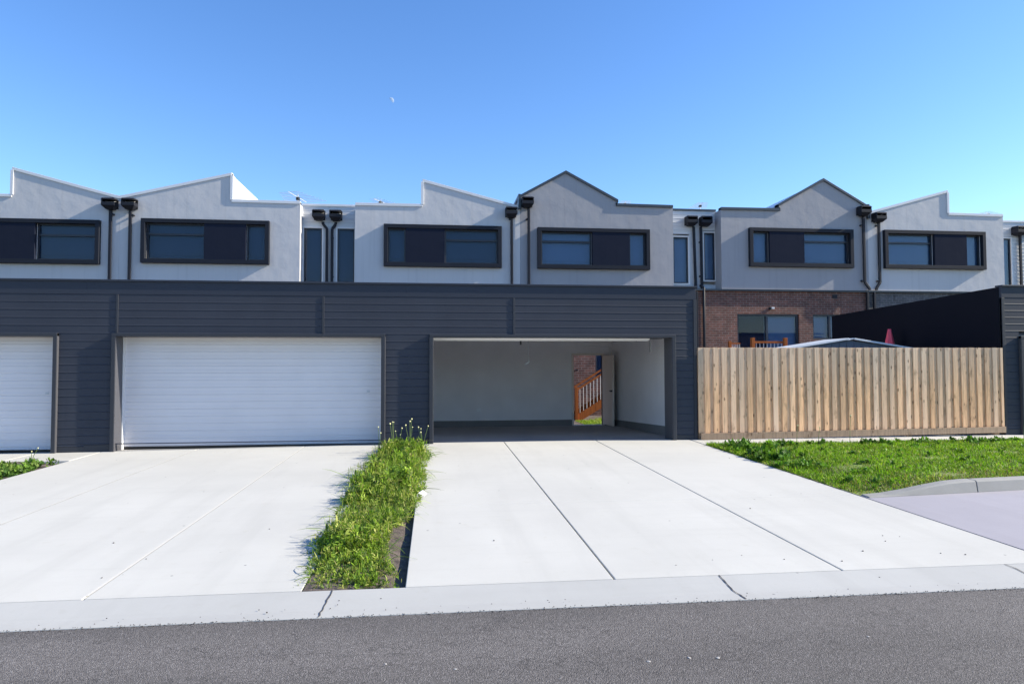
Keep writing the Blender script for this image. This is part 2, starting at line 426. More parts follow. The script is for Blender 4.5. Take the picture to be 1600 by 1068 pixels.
for j in range(ny+1):
    for i in range(nx+1):
        x = 5.13+(22-5.13)*(i/nx)**1.6; yk = kerb_y(x)+.155; y = yk+(12.595-yk)*j/ny; vs.append((x, y, lawn_z(x, y)-.012))
b.add(vs, [(j*(nx+1)+i, j*(nx+1)+i+1, (j+1)*(nx+1)+i+1, (j+1)*(nx+1)+i) for j in range(ny) for i in range(nx)])
struct(b.build('lawn_soil', M['turf'], normals=False))
for (x0, x1) in ((-.935, -.21), (-7.14, -6.03)):
    b = MB(); s = sheet(None, x0, x1, 5.13, 13.25 if x0 > -3 else 12.2, None, .002, .1, 8, 60)
    vs = [(x, y, z-.056*((x-x0)/(x1-x0))**1.5+(.012*math.sin(7*x+3*y)*math.sin(4.3*y)*min(1, (x-x0)*6) if i < 9*61 else 0)) for i, (x, y, z) in enumerate(s.v)]
    b.add(vs, s.f); struct(b.build('soil_bed', M['soil']))
g = MB(); g.box(-20, 30, 19.45, 24.5, -.5, -.30); struct(g.build('courtyard', M['soil']))
g = MB(); g.box(5.3, 12.0, 13.4, 19.44, -.5, -.06); struct(g.build('yard', M['soil']))

# ------------------------------------------------------------------ lapped boards
def boards(x0, x1, z_top, z_bot, pitch, yface, openings=(), lip=.008, ch=.012):
    b = MB(); z = z_top
    while z > z_bot+.01:
        zb = max(z-pitch, z_bot); segs = [(x0, x1)]
        for a, c, o0, o1 in openings:
            if min(z, o1)-max(zb, o0) > .02:
                ns = []
                for p, q in segs:
                    if c <= p or a >= q: ns.append((p, q)); continue
                    if a > p: ns.append((p, a))
                    if c < q: ns.append((c, q))
                segs = ns
        for p, q in segs:
            if q-p < .01: continue
            b.profile_x([(yface+.06, zb+.001), (yface+.004, zb+.001), (yface-lip*.55, zb+.004), (yface-lip*.55, zb+.008), (yface, zb+.008+ch), (yface, z-.001), (yface+.06, z-.001)], p, q)
        z = zb
    return b

D = 13.3
FT = 3.095      # top of the garage fascia
def garage(label, x0, x1, op, group, door='closed', end=None, ztop=FT, zop=2.045, floor_z=0.0):
    t = thing('garage', ((x0+x1)/2, D, 0), label, 'garage', group)
    a, c = op; sh = ztop-FT
    # cladding: opening incl. trim
    b = boards(x0, x1, 2.82+sh, .10+floor_z, .144, D, [(a-.07, c+.07, -.5, 2.1)])
    b.build('cladding', M['clad'], t)
    b = MB(); b.box(x0, x1, D-.006, D+.08, 2.823+sh, ztop-.035); b.build('fascia', M['fascia'], t, bevel=.003)
    b = MB(); b.box(x0, x1+(.02 if end else 0), D-.035, D+.16, ztop-.035, ztop); b.build('parapet_cap', M['fascia'], t, bevel=.004)
    for p, q in ((x0, a-.07), (c+.07, x1)):
        if q-p > .02: b = MB(); b.box(p, q, D-.004, D+.07, -.1+floor_z, .098+floor_z); b.build('base_flashing', M['trim'], t, bevel=.003)
    # door surround
    b = MB(); pr = .065
    b.box(a-.075, a-.006, D-pr, D+.06, -.06+floor_z, 2.1); b.box(c+.006, c+.075, D-pr, D+.06, -.06+floor_z, 2.1)
    b.box(a-.075, c+.075, D-pr-.002, D+.06, zop+.002, 2.103)
    b.build('door_frame', M['trim'], t, bevel=.005)
    b = MB()
    b.box(a-.08, a, D-pr+.012, D+.42, -.06+floor_z, zop); b.box(c, c+.08, D-pr+.012, D+.42, -.06+floor_z, zop)
    b.box(a-.08, c+.08, D+.062, D+.42, zop, zop+.1)
    b.build('door_reveal', M['liner'], t, bevel=.003)
    # shell
    b = MB()
    b.box(x0, x1, D+.085, 19.42, 2.86+sh, 2.90+sh); b.build('roof', M['roof'], t)
    wm = M['clad'] if door == 'closed' else M['inner']
    for p, q in ((x0+.005, x0+.12), (x1-.13, x1-.005)): b = MB(); b.box(p, q, D+.09, 19.3, -.3, 2.855); b.build('side_wall', wm, t)
    b = MB(); b.slab([(x0+.125, -.2), (a-.085, -.2), (a-.085, zop+.105), (c+.085, zop+.105), (c+.085, -.2), (x1-.135, -.2), (x1-.135, 2.85), (x0+.125, 2.85)], [], D+.085, D+.16)
    b.build('front_wall', wm, t)
    if door == 'closed':
        b = MB(); b.box(x0+.125, x1-.135, 19.3, 19.42, -.3, 2.85); b.build('back_wall', M['inner'], t)
        yd = D+.325; z = zop+.01; prof = []; zb = .015+floor_z; k = 0
        while z > zb+.02:
            z2 = max(z-.1365, zb); h = z-z2
            prof += [(yd+.003, z-.004), (yd-.005, z-.012)]
            prof += [(yd-.005, z-h*.30), (yd-.002, z-h*.34), (yd-.002, z-h*.62), (yd-.005, z-h*.66)]
            prof += [(yd-.005, z2+.008), (yd+.003, z2+.003)]
            z = z2
        prof += [(yd+.04, zb), (yd+.04, zop+.01)]
        b = MB(); b.profile_x(prof, a+.012, c-.012); d = b.build('garage_door', M['door'], t)
        b = MB(); b.box(a+.012, c-.012, yd-.012, yd+.05, -.02+floor_z, .012+floor_z); b.build('bottom_seal', M['black'], d)
        b = MB(); b.box(c-.30, c-.24, yd-.012, yd-.004, .98, 1.02); b.build('lock', M['antenna'], d)
        for p, q in ((a+.0005, a+.0118), (c-.0118, c-.0005)):
            b = MB(); b.box(p, q, yd-.09, yd+.05, -.03+floor_z, zop-.002); b.build('door_track', M['white_trim'], t)
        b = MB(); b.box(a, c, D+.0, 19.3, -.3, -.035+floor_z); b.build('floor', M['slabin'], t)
    return t

CG = 'dark clad double garages in a row'
ga = garage('dark clad double garage cut by the left photo edge with its white door shut', -12.0, -6.33, (-11.63, -6.872), CG, floor_z=-.06)
gb = garage('dark clad double garage in the middle of its row with its white sectional door shut', -6.33, -.5, (-5.79, -1.003), CG, floor_z=-.03)
gc = garage('dark clad double garage standing open with white walls and an open back door inside', -.50, 5.28, (-.008, 4.748), CG, door='open', end=1)
gd = garage('dark clad garage beyond the paling fence with a long black side wall', 12.075, 17.9, (12.535, 17.3), CG, ztop=3.2, floor_z=.03)
# vertical expansion trims on the boards
for t, x in ((gb, -5.80), (gb, -2.095), (gc, 1.562)):
    b = MB(); b.box(x-.02, x+.02, D-.014, D+.02, 2.107, 2.822); b.build('joint_trim', M['trim'], t, bevel=.003)
for t, x, zt in ((gc, 5.25, 2.82), (gd, 12.105, 2.925)):
    b = MB(); b.box(x-.03, x+.035, D-.016, D+.05, .0, zt); b.build('corner_trim', M['trim'], t, bevel=.004)
b = MB()   # black outer side wall of the right garage, falling towards the back
b.hexa([(12.062, D+.055, -.3), (12.074, D+.055, -.3), (12.074, 19.55, -.3), (12.062, 19.55, -.3)],
       [(12.062, D+.055, 3.16), (12.074, D+.055, 3.16), (12.074, 19.55, 3.0), (12.062, 19.55, 3.0)])
b.build('outer_wall', paint('black_wall', (.0065, .007, .012), .7, .05, spec=.1), gd)
# clips on the cap
b = MB()
for x in (-6.37, -2.0+.63): pass
# ---- the open garage's inside
zf = lambda y: -.205*max(0, min(1, (y-13.5)/5.8))
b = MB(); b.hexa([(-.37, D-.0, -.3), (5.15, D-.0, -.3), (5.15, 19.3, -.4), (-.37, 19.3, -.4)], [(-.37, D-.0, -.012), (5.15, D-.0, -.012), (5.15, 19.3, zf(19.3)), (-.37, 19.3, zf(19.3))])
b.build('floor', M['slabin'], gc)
b = MB(); b.box(-.375, 5.145, D+.165, 19.3, 2.50, 2.54); b.build('ceiling', M['inner'], gc)
b = MB(); b.slab([(-.375, -.35), (5.145, -.35), (5.145, 2.5), (-.375, 2.5)], [(3.985, 4.83, -.19, 1.80)], 19.3, 19.42); b.build('back_wall', M['inner'], gc)
b = MB(); b.box(-.37, 3.93, 19.255, 19.297, -.25, -.035); b.box(4.885, 5.10, 19.255, 19.297, -.25, -.035)
b.hexa([(5.095, 13.5, -.2), (5.148, 13.5, -.2), (5.148, 19.25, -.3), (5.095, 19.25, -.3)], [(5.095, 13.5, .20), (5.148, 13.5, .20), (5.148, 19.25, -.035), (5.095, 19.25, -.035)])
b.build('concrete_hob', M['hob'], gc, bevel=.005)
b = MB(); b.box(5.115, 5.146, 13.47, 19.25, -.1, 2.498); b.build('wall_lining', M['inner'], gc)
b = MB(); b.box(3.93, 3.985, 19.27, 19.43, -.205, 1.855); b.box(4.83, 4.885, 19.27, 19.43, -.205, 1.855); b.box(3.985, 4.83, 19.27, 19.43, 1.80, 1.855)
b.build('back_door_frame', M['cream'], gc, bevel=.004)
b = MB(); ang = R(96); hx, hy = 4.825, 19.255
p2 = (hx-.82*math.cos(ang), hy-.82*math.sin(ang)); dx, dy = p2[0]-hx, p2[1]-hy
nx_, ny_ = .038*dy/.82*-1, .038*dx/.82
q = [(hx, hy), p2, (p2[0]+nx_, p2[1]+ny_), (hx+nx_, hy+ny_)]
b.hexa([(x, y, -.17) for x, y in q], [(x, y, 1.795) for x, y in q]); dl = b.build('back_door', M['cream'], gc, bevel=.003)
b = MB(); hx2, hy2 = hx+dx*.92, hy+dy*.92
b.tube([(hx2+.0, hy2, .80), (hx2-.055, hy2, .80)], .022, 10); b.bar((hx2-.05, hy2, .80), (hx2-.05, hy2+.12, .80), .016, .016)
b.build('handle', M['black'], dl)
b = MB()   # sectional door raised under the ceiling
for k in range(4):
    y0, y1 = 13.66+k*.56, 13.66+(k+1)*.56-.01
    y0 += .14; y1 += .14; z0, z1 = 2.05+.008*k, 2.05+.008*(k+1)
    b.hexa([(-.02, y0, z0), (4.42, y0, z0), (4.42, y1, z1), (-.02, y1, z1)], [(-.02, y0, z0+.04), (4.42, y0, z0+.04), (4.42, y1, z1+.04), (-.02, y1, z1+.04)])
b.profile_x([(13.60, 2.13), (13.62, 2.06), (13.66, 2.02), (13.76, 1.995), (13.79, 2.05), (13.70, 2.07), (13.65, 2.10), (13.63, 2.14)], -.02, 4.42)
gdr = b.build('raised_door', M['panelwhite'], gc, bevel=.003)
for xr in (4.80, -.06):
    b = MB(); b.tube([(xr, 13.62, .05), (xr, 13.62, 1.95), (xr, 13.68, 2.08), (xr, 13.8, 2.15), (xr, 16.4, 2.15)], .02, 6); b.build('door_rail', M['antenna'], gc)
b = MB(); b.bar((4.33, 14.3, 2.02), (4.50, 14.3, 2.075), .035, .02); b.bar((4.50, 14.3, 2.07), (4.90, 14.3, 2.075), .02, .02); b.build('spring_arm', M['black'], gc)
b = MB(); b.bar((4.93, 15.2, 2.12), (4.93, 15.2, 1.80), .03, .03); b.bar((4.70, 15.2, 2.10), (4.945, 15.2, 2.10), .025, .02); b.build('rail_hanger', M['antenna'], gc)
b = MB(); b.tube([(2.16, 15.6, 2.10), (2.16, 15.6, 1.56)], .006, 5); b.tube([(2.09, 15.6, 1.535), (2.16, 15.6, 1.56), (2.19, 15.6, 1.60)], .013, 6)
b.build('pull_cord', M['antenna'], gc)
b = MB(); b.tube([(4.30, 19.27, 2.06), (4.98, 19.27, 2.06), (5.05, 19.27, 1.99), (5.05, 19.27, 1.05)], .012, 6); b.build('conduit', M['panelwhite'], gc)
b = MB(); b.box(5.0, 5.09, 19.275, 19.298, .92, 1.05); b.build('light_switch', M['panelwhite'], gc, bevel=.003)
b = MB(); b.box(1.2, 1.32, 19.275, 19.298, .22, .30); b.build('power_outlet', M['panelwhite'], gc, bevel=.003)
b = MB(); b.box(1.97, 2.0, 15.55, 15.6, 1.98, 2.09); b.build('latch', M['black'], gc)

# ------------------------------------------------------------------ terrace houses
YH = 24.3
def window(parent, x0, x1, z0, z1, yg, blind, transom=None, mull=None, fw=.05, sill_light=False):
    b = MB()
    y0, y1 = yg-.03, yg+.04
    b.box(x0, x0+fw, y0, y1, z0, z1); b.box(x1-fw, x1, y0, y1, z0, z1)
    b.box(x0+fw, x1-fw, y0, y1, z0, z0+fw); b.box(x0+fw, x1-fw, y0, y1, z1-fw, z1)
    if transom: b.box(x0+fw, x1-fw, y0-.008, y1, transom-.035, transom+.035)
    if mull: b.box(mull-.04, mull+.04, y0-.008, y1, z0+fw, z1-fw)
    w = b.build('window', M['wframe'], parent, bevel=.004)
    b = MB(); b.box(x0+fw-.01, x1-fw+.01, yg+.005, yg+.012, z0+fw-.01, z1-fw+.01); b.build('pane', M['glass'], w)
    b = MB(); b.box(x0-.02, x1+.02, yg+.10, yg+.11, z0-.02, z1+.02); b.box(x0+fw, x1-fw, yg+.085, yg+.099, z0+.16, z0+.19)
    b.build('blind', blind, w)
    return w
def rain_head(parent, x, yw, zt, px, zb, pts=None, w=.42, h=.37, d=.36, lit=False, brackets=()):
    """pipe leaves the bin at px and runs to zb; pts = optional (x,z) path"""
    path = pts or [(px, zt-h+.02), (px, zb)]
    b = MB(); yc = yw-.09
    for (xa, za), (xb, zb_) in zip(path, path[1:]): b.bar((xa, yc, za+.004), (xb, yc, zb_-.004), .095, .07, up=(0, 1, 0))
    p = b.build('downpipe', M['pipe'], parent, bevel=.012)
    b = MB(); x0, x1 = x-w/2, x+w/2; yf = yw-d
    b.box(x0+.01, x1-.01, yw-.03, yw-.002, zt-h*.9, zt-.03)                     # back plate
    b.hexa([(x0-.01, yf-.01, zt-.06), (x1+.01, yf-.01, zt-.06), (x1+.01, yw-.032, zt-.05), (x0-.01, yw-.032, zt-.05)],
           [(x0+.02, yf+.03, zt-.01), (x1-.02, yf+.03, zt-.01), (x1-.02, yw-.032, zt), (x0+.02, yw-.032, zt)])   # hood
    zc = zt-h*.42; zl = zt-h
    b.box(x0, x0+.035, yf+.01, yw-.032, zc+.002, zt-.062)                     # cheeks
    if not lit: b.box(x1-.035, x1, yf+.01, yw-.032, zc+.002, zt-.062)
    b.box(x0, x1, yf, yw-.034, zl+.10, zc)                                    # bin
    b.hexa([(x0+.09, yf+.12, zl), (x1-.09, yf+.12, zl), (x1-.09, yw-.034, zl), (x0+.09, yw-.034, zl)],
           [(x0+.004, yf+.004, zl+.098), (x1-.004, yf+.004, zl+.098), (x1-.004, yw-.036, zl+.098), (x0+.004, yw-.036, zl+.098)])
    b.add([(x0+.05, yf+.09, zc+.004), (x1-.04, yf+.09, zc+.004), (x1-.04, yw-.10, zt-.085), (x0+.05, yw-.10, zt-.085)], [(0, 1, 2, 3)], 1 if lit else 0)  # pale sloping plate added to make the slot look sunlit where lit is set
    b.build('rain_head', [M['pipe'], M['sunlit_slot']], p, bevel=.006)
    for bx, bz in brackets:
        q = MB(); q.tube([(bx, yw-.12, bz), (bx, yw-.002, bz)], .035, 8); q.build('bracket', M['pipe'], p)
    return p
def capping(parent, pts, m, over=.03, hgt=.10, y0=YH, back=.22):
    """metal cap that follows the wall's top outline, butted piece by piece"""
    b = MB()
    for (xa, za), (xb, zb) in zip(pts, pts[1:]):
        if abs(xa-xb) < .02:
            s = -1 if zb < za else 1
            b.box(xa-.05, xa+.045, y0-over-.004, y0+back, min(za, zb)+.001, max(za, zb)-hgt*.7)
        else:
            b.hexa([(xa, y0-over, za-hgt*.75), (xb, y0-over, zb-hgt*.75), (xb, y0+back, zb-hgt*.75), (xa, y0+back, za-hgt*.75)],
                   [(xa, y0-over, za+hgt*.25), (xb, y0-over, zb+hgt*.25), (xb, y0+back, zb+hgt*.25), (xa, y0+back, za+hgt*.25)])
    return b.build('capping', m, parent, bevel=.004)
def surround(parent, x0, x1, z0, z1, wins, pr=.15):
    yf = YH-pr; fw = .135
    b = MB()
    b.box(x0, x1, yf, YH+.03, z1-fw, z1); b.box(x0, x1, yf, YH+.03, z0, z0+fw)
    b.box(x0, x0+fw, yf, YH+.03, z0+fw, z1-fw); b.box(x1-fw, x1, yf, YH+.03, z0+fw, z1-fw)
    b.build('window_surround', M['surround'], parent, bevel=.006)
    # infill panel between the two windows
    (a0, a1), (c0, c1) = wins
    b = MB(); b.box(a1+.003, c0-.003, yf+.022, YH+.06, z0+fw+.002, z1-fw-.002)
    b.build('infill_panel', M['panel'], parent, bevel=.004)
def terrace(label, x0, x1, top, sur, wins, big, cols, zbase=4.36, transom=6.0, group='two storey terrace houses', brickm='brick', wallm='rend', capm='cap', capover=.03):
    t = thing('terrace_house', ((x0+x1)/2, YH, 0), label, 'house', group)
    out = [(x0, zbase), (x1, zbase)] + [(x, z) for x, z in reversed(top)]
    sx0, sx1, sz0, sz1 = sur
    holes = [(a, c, sz0+.135, sz1-.135) for a, c in wins]
    b = MB(); b.slab(out, holes, YH, YH+.22); b.build('upper_wall', M[wallm], t)
    # body behind: returns, roof volume
    b = MB(); back = [(x0+.012, zbase), (x1-.012, zbase)] + [(min(max(x, x0+.012), x1-.012), z-.05) for x, z in reversed(top)]
    b.slab(back, [(sx0+.1, sx1-.1, sz0+.1, sz1-.1)], YH+.222, YH+1.2); b.build('side_wall', M[wallm], t)
    b = MB(); b.slab(back, [], YH+1.2, YH+10); b.build('roof', M['cap'], t)
    capping(t, top, M[capm], capover)
    surround(t, sx0, sx1, sz0, sz1, wins)
    for i, (a, c) in enumerate(wins):
        window(t, a+.002, c-.002, sz0+.137, sz1-.137, YH+.06, M[cols], transom if i == big else None)
    return t
def lower(t, x0, x1, holes, m='brick', y=24.42):
    b = MB(); b.slab([(x0, -.3), (x1, -.3), (x1, 4.30), (x0, 4.30)], holes, y, y+.25); b.build('brick_wall', M[m], t)
    b = MB(); b.box(x0, x1, y-.10, y+.25, 4.302, 4.358); b.build('flashing', M['cap2'], t)
def link(t, x0, x1, ztop, wx0, wx1, wz0, wz1, capm, ys=24.9, bl='blind_d'):
    """white boarded recess with one tall window"""
    b = boards(x0, x1, ztop-.08, 4.36, .148, ys, [(wx0-.05, wx1+.05, wz0-.05, wz1+.05)], .014, .012)
    b.build('weatherboard', M['board'], t)
    b = MB(); b.box(x0, x1, ys-.03, ys+.3, ztop-.08, ztop); b.build('parapet_cap', M[capm], t, bevel=.004)
    b = MB(); b.box(x0, x1, ys+.25, ys+9, 4.36, ztop-.1); b.build('link_wall', M['board'], t)
    b = MB(); f = .055
    b.box(wx0-f, wx0, ys-.02, ys+.14, wz0-f, wz1+f); b.box(wx1, wx1+f, ys-.02, ys+.14, wz0-f, wz1+f)
    b.box(wx0, wx1, ys-.02, ys+.14, wz1, wz1+f); b.box(wx0, wx1, ys-.02, ys+.14, wz0-f, wz0)
    b.build('window_trim', M['cap'], t, bevel=.003)
    return window(t, wx0+.001, wx1-.001, wz0+.001, wz1-.001, ys+.05, M[bl], None, fw=.045)
def sk(x, x0, z0, s): return z0+s*(x-x0)

h1 = terrace('pale terrace house cut by the left photo edge under a high left peaked roofline', -16.6, -10.585,
             [(-16.6, 7.24), (-13.98, 7.24), (-13.98, 8.15), (-10.70, 7.29), (-10.585, 7.27)], (-15.35, -11.16, 4.945, 6.43),
             [(-15.21, -14.6), (-13.17, -11.28)], 1, 'blind_d', transom=5.92)
lower(h1, -16.6, -10.585, [])
h2 = terrace('pale terrace house whose roofline steps up to a bright white side wall', -10.58, -4.64,
             [(-10.58, 7.27), (-10.46, 7.295), (-6.94, 8.17), (-6.94, 7.245), (-4.64, 7.235)], (-9.845, -5.65, 5.02, 6.525),
             [(-9.71, -7.80), (-6.42, -5.785)], 0, 'blind_d', transom=6.02)
lower(h2, -10.58, -4.64, [])
h3 = terrace('pale terrace house with roofline sloping down to the right, left of the dark edged gable', -2.76, 3.085,
             [(-2.76, 7.235), (-.415, 7.245), (-.415, 8.14), (2.95, 7.29), (3.085, 7.26)], (-1.757, 2.408, 5.02, 6.51),
             [(-1.622, -1.0), (.38, 2.273)], 1, 'blind_d', transom=6.0)
lower(h3, -2.76, 3.085, [])
h4 = terrace('grey terrace house with dark edged gable, directly above the open garage', 3.09, 8.80,
             [(3.09, 7.66), (4.773, 8.60), (6.72, 7.58), (6.64, 7.44), (8.80, 7.425)], (3.71, 7.875, 5.02, 6.505),
             [(3.845, 5.72), (7.12, 7.74)], 0, 'blind_l', transom=6.02, wallm='rend2', capm='cap2', capover=.055)
lower(h4, 3.09, 9.66, [(5.86, 6.75, 1.08, 2.3)])
h5 = terrace('grey terrace house with dark edged gable and red brick lower floor above the fence', 10.66, 16.52,
             [(10.66, 7.40), (12.99, 7.41), (12.90, 7.56), (14.75, 8.61), (16.52, 7.62)], (11.72, 15.862, 5.205, 6.665),
             [(11.855, 12.50), (13.88, 15.727)], 1, 'blind_l', transom=6.2, wallm='rend2', capm='cap2', capover=.055)
lower(h5, 9.665, 16.52, [(11.3, 13.75, 1.3, 3.44), (14.3, 15.6, 2.50, 3.44)])
h6 = terrace('pale terrace house with roofline rising to the right beyond the fence, over grey brick', 16.525, 22.24,
             [(16.525, 7.36), (19.90, 8.30), (19.90, 7.415), (22.24, 7.395)], (17.14, 21.36, 5.21, 6.69),
             [(17.275, 19.2), (20.56, 21.22)], 0, 'blind_l', transom=6.22)
lower(h6, 16.525, 22.24, [], 'brickg')
h7 = thing('terrace_house', (25, YH, 0), 'white boarded edge of a terrace house cut by the right photo edge', 'house', 'two storey terrace houses')
K = 24.9/24.3
def kz(z): return 1.46+(z-1.46)*K
link(h2, -4.70, -3.735, kz(7.18), -4.615, -3.985, 4.50, kz(6.33), 'cap')
link(h3, -3.73, -2.70, kz(7.18), -3.445, -2.845, 4.50, kz(6.33), 'cap')
link(h4, 8.74, 9.955, kz(7.33), 9.02, 9.60, kz(4.55), kz(6.27), 'cap2', bl='blind_l')
link(h5, 9.96, 10.72, kz(7.33), 10.235, 10.66, kz(4.68), kz(6.45), 'cap2', bl='blind_l')
link(h6, 22.2, 23.55, kz(7.19), 22.6, 23.1, kz(4.5), kz(6.47), 'cap', bl='blind_l')
link(h7, 23.555, 27, kz(7.19), 24.2, 24.9, kz(4.5), kz(6.47), 'cap')
for t, a, c in ((h2, -4.64, -3.72), (h3, -3.715, -2.765)):
    b = MB(); b.box(a, c, 24.95, 25.2, -.3, 4.355); b.build('brick_wall', M['brick'], t)
b = MB(); b.box(22.25, 27, 24.95, 25.2, -.3, 4.355); b.build('brick_wall', M['brickg'], h7)
# rain heads and downpipes
rain_head(h1, -10.815, YH, 7.16, -10.83, 2.9, lit=True, brackets=[(-10.76, 6.64)])
rain_head(h2, -10.19, YH, 7.17, -10.20, 2.9, lit=True, brackets=[(-10.12, 6.63)])
rain_head(h3, 2.745, YH, 7.19, 2.77, 2.9, lit=True, brackets=[(2.70, 6.79)])
rain_head(h4, 3.335, YH, 7.57, 3.39, 2.9, brackets=[(3.32, 6.79)])
rain_head(h5, 16.27, YH, 7.56, 16.30, 0, pts=[(16.30, 7.22), (16.31, 4.66), (16.50, 4.42), (16.50, 4.37)], brackets=[(16.22, 6.85), (16.22, 4.72)])
rain_head(h6, 16.88, YH, 7.33, 16.93, 0, pts=[(16.93, 6.99), (16.93, 4.66), (16.78, 4.45), (16.78, 4.37)], brackets=[(16.85, 6.84), (16.85, 4.72)])
b = MB(); b.box(16.455, 16.535, 24.31, 24.40, -.3, 4.30); b.build('downpipe', M['pipe'], h5, bevel=.012)
b = MB(); b.box(16.74, 16.82, 24.31, 24.40, -.3, 4.30); b.build('downpipe', M['pipe'], h6, bevel=.012)
rain_head(h2, -4.075, 24.9, kz(6.93), 0, 0, pts=[(-3.94, 6.66), (-3.94, 6.58), (-3.80, 6.42), (-3.80, 4.1)], lit=True, brackets=[(-3.80, 5.95)])
rain_head(h3, -3.48, 24.9, kz(6.93), 0, 0, pts=[(-3.50, 6.66), (-3.50, 6.58), (-3.62, 6.42), (-3.62, 4.1)], lit=True, brackets=[(-3.60, 6.1), (-3.60, 4.7)])
rain_head(h4, 9.665, 24.9, kz(7.02), 0, 0, pts=[(9.80, 6.78), (9.86, 4.30)], brackets=[])
rain_head(h5, 10.235, 24.9, kz(7.02), 0, 0, pts=[(10.08, 6.78), (10.10, 4.30)], brackets=[(10.05, 6.2), (10.05, 4.9)])
rain_head(h6, 23.33, 24.9, kz(6.93), 0, 0, pts=[(23.44, 6.70), (23.44, 4.3)])
rain_head(h7, 23.95, 24.9, kz(6.93), 0, 0, pts=[(23.85, 6.70), (23.85, 4.3)])
b = MB(); b.box(9.66, 9.74, 24.31, 24.40, -.3, 4.26); b.build('downpipe', M['pipe'], h4, bevel=.012)
b = MB(); b.tube([(9.98, 24.36, -.3), (9.98, 24.36, 4.40), (9.95, 24.42, 4.47), (9.92, 24.52, 4.50)], .05, 10); b.build('downpipe', M['pipe'], h5, smooth=True)
# lower floor openings
w = window(h5, 11.302, 13.748, 1.302, 3.438, 24.52, M['blind_l'], None, 12.49, .07)
b = MB()
n = 40
for i in range(n):
    x0 = 11.38+1.03*i/n; x1 = 11.38+1.03*(i+1)/n; y0 = 24.572; y1 = 24.572
    b.add([(x0, y0, 1.32), (x1, y1, 1.32), (x1, y1, 3.38), (x0, y0, 3.38)], [(0, 1, 2, 3)])
b.build('curtain', M['curtain'], w, normals=False)
window(h5, 14.302, 15.598, 2.502, 3.438, 24.50, M['blind_l'], None, 15.0, .06)
window(h4, 5.862, 6.748, 1.082, 2.298, 24.50, M['blind_d'], None, None, .06)
b = MB(); b.box(12.55, 12.61, 24.33, 24.418, 3.60, 3.70, 0); b.box(12.61, 12.72, 24.30, 24.40, 3.63, 3.70, 1); b.build('wall_light', [M['black'], M['white_trim']], h5, bevel=.006)
b = MB(); b.box(15.10, 15.30, 24.395, 24.418, 4.06, 4.20); b.build('air_vent', M['pipe'], h5, bevel=.004)
b = MB(); b.box(17.64, 17.86, 24.395, 24.418, 4.02, 4.24); b.box(17.69, 17.81, 24.385, 24.394, 4.07, 4.19); b.build('air_vent', M['brickg'], h6, bevel=.004)
b = MB(); b.tube([(5.16, 24.30, 1.36), (5.16, 24.418, 1.36)], .03, 10); b.build('garden_tap', M['black'], h4)
# gable roof edges going back (dark) on the two grey houses
for t, x, z in ((h4, 3.07, 7.66), (h5, 16.54, 7.62)):
    b = MB(); b.box(x-.05, x+.03, YH-.09, YH+9.9, z-.05, z+.045); b.build('roof_edge', M['cap2'], t)
    b = MB(); b.box(x-.05, x+.05, YH-.094, YH+.2, z-.50, z-.055); b.build('barge_end', M['cap2'], t)

# ------------------------------------------------------------------ aerials
def aerial(x, y, z, rz, label, k=1.0, ne=6):
    t = thing('tv_antenna', (x, y, z), label, 'antenna', 'antennas on the terrace roofs'); t.rotation_euler.z = rz
    b = MB(); b.tube([(0, 0, -.9), (0, 0, .42*k)], .018, 6); m = b; 
    def bl(mb, name, mt):
        me = mb.build(name, mt); me.parent = t; return me
    bl(m, 'mast', M['antenna'])
    b = MB(); b.tube([(-.55*k, 0, .36*k), (.5*k, 0, .30*k)], .014, 6); bl(b, 'boom', M['antenna'])
    b = MB()
    for i in range(ne):
        u = -.5+i/(ne-1); l = (.32+.05*i)*k; b.tube([(u*k, -l, .335*k-.06*u), (u*k, l, .335*k-.06*u)], .008, 5)
    bl(b, 'element', M['antenna'])
    b = MB(); b.box(-.06, .06, -.05, .05, .24*k, .33*k); bl(b, 'joint_box', M['black'])
    return t
aerial(-14.6, 26.5, 7.68, 1.2, 'small antenna at the left photo edge above the pale stepped house', .5)
aerial(-5.05, 26.0, 7.40, 1.25, 'wide many armed antenna beside the white boarded recess on the left', 1.25, 8)
aerial(-2.05, 26.5, 7.62, .9, 'small tilted antenna on the flat parapet left of the sloping roofline', .7)
aerial(7.6, 26.5, 7.83, 1.5, 'small antenna just right of the gable above the open garage', .55)
aerial(10.75, 26.5, 7.80, 1.5, 'upright thin antenna above the boarded recess between the two grey gables', .65)
aerial(23.6, 26.5, 7.74, .5, 'antenna with one raised arm near the right end of the roofs', .7)

